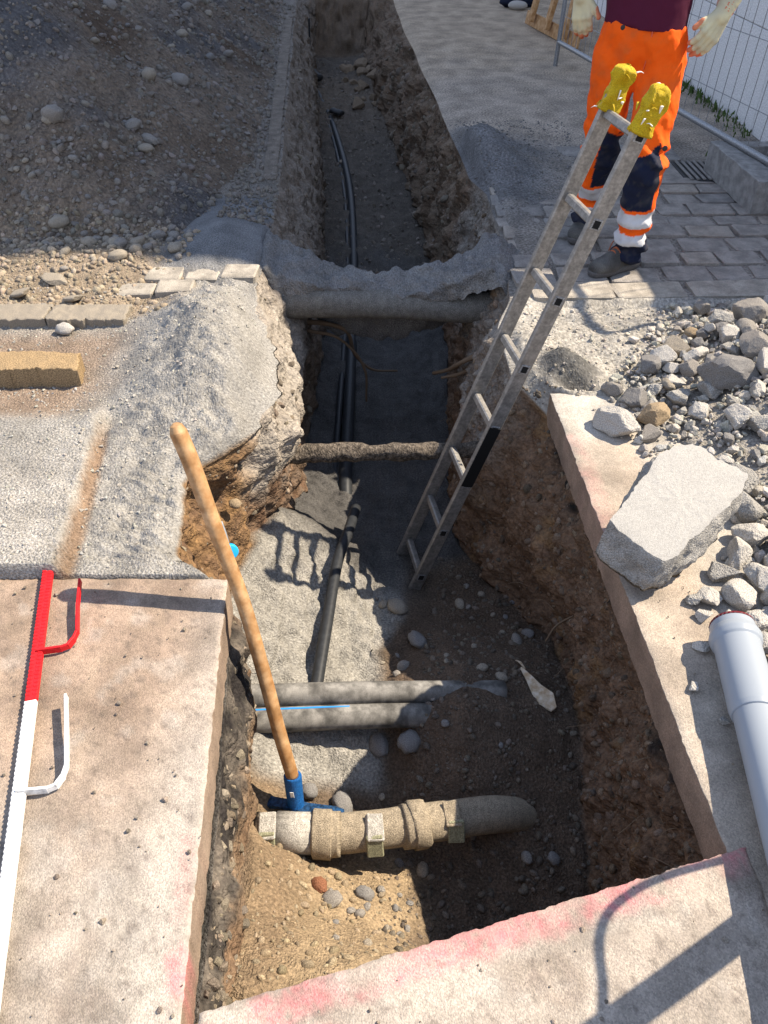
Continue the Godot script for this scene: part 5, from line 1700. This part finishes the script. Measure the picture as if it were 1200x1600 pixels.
	put("button", stone(2, 0, 0.0, Vector3(0.010, 0.010, 0.004)), M["iron"], trousers).position = front + Vector3(-0.125, 0.04, 0.112)
	put("pocket_edge", tube([front + Vector3(0.10, 0.04, 0.125), front + Vector3(0.125, -0.02, 0.118), front + Vector3(0.175, -0.07, 0.09)], [0.003, 0.003, 0.003], 6, 5), M["print_red"], trousers)
	put("fly", tube([front + Vector3(0.0, 0.03, 0.13), front + Vector3(0.002, -0.04, 0.125), front + Vector3(0.0, -0.12, 0.105)], [0.003, 0.003, 0.002], 6, 5), M["print_red"], trousers)
	put("knee_badge", stone(2, 0, 0.0, Vector3(0.012, 0.012, 0.003)), M["iron"], trousers).position = kneeL + Vector3(0.03, 0.115, 0.105)
	# boots
	for s in [[ankL, W.call(1.045, 0.045, 3.70), W.call(1.275, 0.05, 3.83), "boot"], [ankR, W.call(1.03, 0.045, 4.13), W.call(1.155, 0.05, 4.32), "boot"]]:
		var toe: Vector3 = s[1]
		var heel: Vector3 = s[2]
		var an: Vector3 = s[0]
		var mid := heel.lerp(toe, 0.6)
		var sd := (toe - heel).cross(Vector3.UP).normalized()
		var bones := [[heel, mid, 0.040, 0.043], [mid + sd * 0.012, toe + sd * 0.006 - (toe - heel).normalized() * 0.03, 0.043, 0.040], [mid - sd * 0.012, toe - sd * 0.008 - (toe - heel).normalized() * 0.035, 0.043, 0.038], [an + Vector3(0, 0.05, 0), heel.lerp(toe, 0.22) + Vector3(0, 0.035, 0), 0.052, 0.05], [heel.lerp(toe, 0.3) + Vector3(0, 0.05, 0), mid + Vector3(0, 0.016, 0), 0.045, 0.04]]
		var boot := put("boot", nets(bones, 0.007, 0.02, func(p): return mixc(Color(0.17, 0.165, 0.15), Color(0.08, 0.075, 0.07), 0.5 + fb(p, 9.0)), func(p): return 0.003 * fb(p, 25.0)), M["boot"], man)
		var sole := [[heel + Vector3(0, -0.022, 0), mid + Vector3(0, -0.022, 0), 0.044, 0.046], [mid + Vector3(0, -0.022, 0), toe - (toe - heel).normalized() * 0.028 + Vector3(0, -0.02, 0), 0.050, 0.043]]
		put("sole", nets(sole, 0.008, 0.012, func(p): return Color(0.15, 0.14, 0.13), func(p): return maxf(p.y - 0.034, -p.y + 0.001) if p.y > 0.034 or p.y < 0.001 else 0.0), M["boot"], boot)
		for k in 4:
			var c := heel.lerp(toe, 0.40 + 0.075 * k) + Vector3(0, 0.083 - 0.012 * k, 0)
			put("lace", tube([c - sd * 0.028 - Vector3(0, 0.010, 0), c + Vector3(0, 0.008, 0), c + sd * 0.028 - Vector3(0, 0.010, 0)], [0.005, 0.006, 0.005], 6, 4), M["lace"], boot)
		put("lace", tube([heel.lerp(toe, 0.40) + Vector3(0, 0.092, 0), heel.lerp(toe, 0.45) + sd * 0.03 + Vector3(0, 0.105, 0), heel.lerp(toe, 0.5) + sd * 0.045 + Vector3(0, 0.05, 0)], [0.003, 0.003, 0.003], 6, 5), M["lace"], boot)
	# gloves: back of the hand towards the camera on his left
	var hand := func(wr: Vector3, along: Vector3, across: Vector3, curl: Vector3, thumb: float, sc: float) -> void:
		along = along.normalized()
		across = (across - along * across.dot(along)).normalized()
		curl = curl.normalized()
		var bones := [[wr - along * 0.075, wr + along * 0.01, 0.041, 0.036]]
		for k in 4:
			var u := (k - 1.5) * 0.0225 * sc
			var root := wr + along * 0.045 + across * u * 0.85
			bones.append([wr + along * 0.01 + across * u * 0.6, wr + along * 0.088 + across * u, 0.021, 0.0155])
			var kn := wr + along * (0.092 - 0.004 * absf(k - 1.3)) + across * u * 0.98
			var ln: float = [0.040, 0.046, 0.043, 0.034][k]
			var j1 := kn + (along * 0.9 + curl * 0.40 + across * u * 1.0).normalized() * ln
			var j2 := j1 + (along * 0.65 + curl * 0.8).normalized() * ln * 0.68
			var j3 := j2 + (along * 0.35 + curl * 1.0).normalized() * ln * 0.55
			bones.append([kn, j1, 0.0145, 0.0125])
			bones.append([j1, j2, 0.0125, 0.0115])
			bones.append([j2, j3, 0.0115, 0.0100])
		var t0 := wr + along * 0.025 + across * thumb * 0.028
		var t1 := wr + along * 0.062 + across * thumb * 0.058 + curl * 0.012
		var t2 := t1 + (along * 0.8 + across * thumb * 0.45 + curl * 0.25).normalized() * 0.034
		bones.append([t0, t1, 0.020, 0.0155])
		bones.append([t1, t2, 0.0155, 0.012])
		var gc := func(p: Vector3) -> Color:
			var q := p - wr
			var tip := q.dot(along)
			var palm := q.dot(curl) + 0.006 * fb(p, 30.0)
			var th := q.dot(across) * thumb
			if palm > 0.042 or (th > 0.066 and tip > 0.05) or tip > 0.158:
				return Color(0.60, 0.22, 0.12)
			return mixc(Color(0.62, 0.58, 0.38), Color(0.50, 0.46, 0.32), 0.5 + fb(p, 14.0))
		var g := put("glove", nets(bones, 0.0036, 0.006, gc, func(p): return 0.0010 * fb(p, 60.0)), M["glove"], man)
		# faded red print on the cuff
		for r in 4:
			for k in 4:
				var c := wr - along * (0.062 - 0.017 * r) + across * (-0.022 + 0.0145 * k) - curl * (0.0385 - 0.0006 * r - 0.006 * pow((k - 1.5) / 1.5, 2.0))
				var st := st_begin()
				box_into(st, Vector3(0.0085, 0.002, 0.0022), 0.0004, Transform3D(Basis(across, -curl, along).orthonormalized(), c - along * 0.004))
				if (k + r) % 3 != 1:
					box_into(st, Vector3(0.0022, 0.002, 0.0085), 0.0004, Transform3D(Basis(across, -curl, along).orthonormalized(), c + across * (0.003 if k % 2 else -0.003)))
				if (k + r) % 2:
					box_into(st, Vector3(0.007, 0.002, 0.0022), 0.0004, Transform3D(Basis(across, -curl, along).orthonormalized(), c + along * 0.004))
				put("printed_mark", done(st), M["print_red"], g)
	hand.call(wrL, Vector3(-0.45, -0.86, 0.20), Vector3(-0.85, 0.40, 0.3), Vector3(-0.30, -0.15, -0.90), 1.0, 1.12)
	hand.call(wrR, Vector3(0.10, -0.97, 0.15), Vector3(0.75, 0.1, 0.6), Vector3(0.35, -0.15, -0.8), 1.0, 1.0)

func _ready() -> void:
	rng.seed = 20
	N.seed = 11; N.noise_type = FastNoiseLite.TYPE_SIMPLEX_SMOOTH; N.frequency = 1.0; N.fractal_octaves = 3
	NC.seed = 12; NC.noise_type = FastNoiseLite.TYPE_CELLULAR; NC.frequency = 1.0; NC.fractal_type = FastNoiseLite.FRACTAL_NONE
	NC.cellular_return_type = FastNoiseLite.RETURN_DISTANCE
	# camera
	var cam := Camera3D.new()
	cam.name = "camera"
	cam.fov = 67.38
	cam.far = 400.0
	cam.position = Vector3(0, 1.65, 0)
	cam.rotation_degrees = Vector3(-41.0, 0, 0)
	add_child(cam)
	# sky
	var sky_m := ProceduralSkyMaterial.new()
	sky_m.sky_top_color = Color(0.45, 0.51, 0.62)
	sky_m.sky_horizon_color = Color(0.80, 0.82, 0.85)
	sky_m.ground_horizon_color = Color(0.5, 0.47, 0.43)
	sky_m.ground_bottom_color = Color(0.3, 0.27, 0.24)
	sky_m.sky_energy_multiplier = 1.2
	var sky := Sky.new()
	sky.sky_material = sky_m
	var env := Environment.new()
	env.background_mode = Environment.BG_SKY
	env.sky = sky
	env.tonemap_mode = Environment.TONE_MAPPER_LINEAR
	env.tonemap_exposure = 2.2
	env.sdfgi_enabled = true
	env.ssao_enabled = true
	env.ssil_enabled = true
	var we := WorldEnvironment.new()
	we.name = "environment"
	we.environment = env
	add_child(we)
	# sun: ahead and to the right, 51 degrees up
	var sun := DirectionalLight3D.new()
	sun.name = "sun"
	sun.light_energy = 1.6
	sun.light_color = Color(1.0, 0.945, 0.86)
	sun.light_angular_distance = 0.5
	sun.shadow_enabled = true
	add_child(sun)
	sun.look_at_from_position(Vector3.ZERO, -Vector3(0.602, 0.777, -0.184), Vector3.UP)
	materials()
	mat("soil_plain", lin(0.16, 0.12, 0.085), 0.95, M["soil"].albedo_texture, 1.7, M["soil"].heightmap_texture, 2.0)
	mat("land", lin(0.33, 0.27, 0.2), 0.95, M["soil"].albedo_texture, 0.8)
	mat("heap", Color.WHITE, 0.95, M["soil"].albedo_texture, 1.1, M["soil"].heightmap_texture, 2.4, true, true, M["sand"].detail_albedo, 0.4)
	build_ground()
	build_heap()
	build_slabs()
	build_paving()
	build_stones()
	build_rubble()
	build_chunk()
	build_pipes()
	build_tools()
	build_background()
	build_worker()
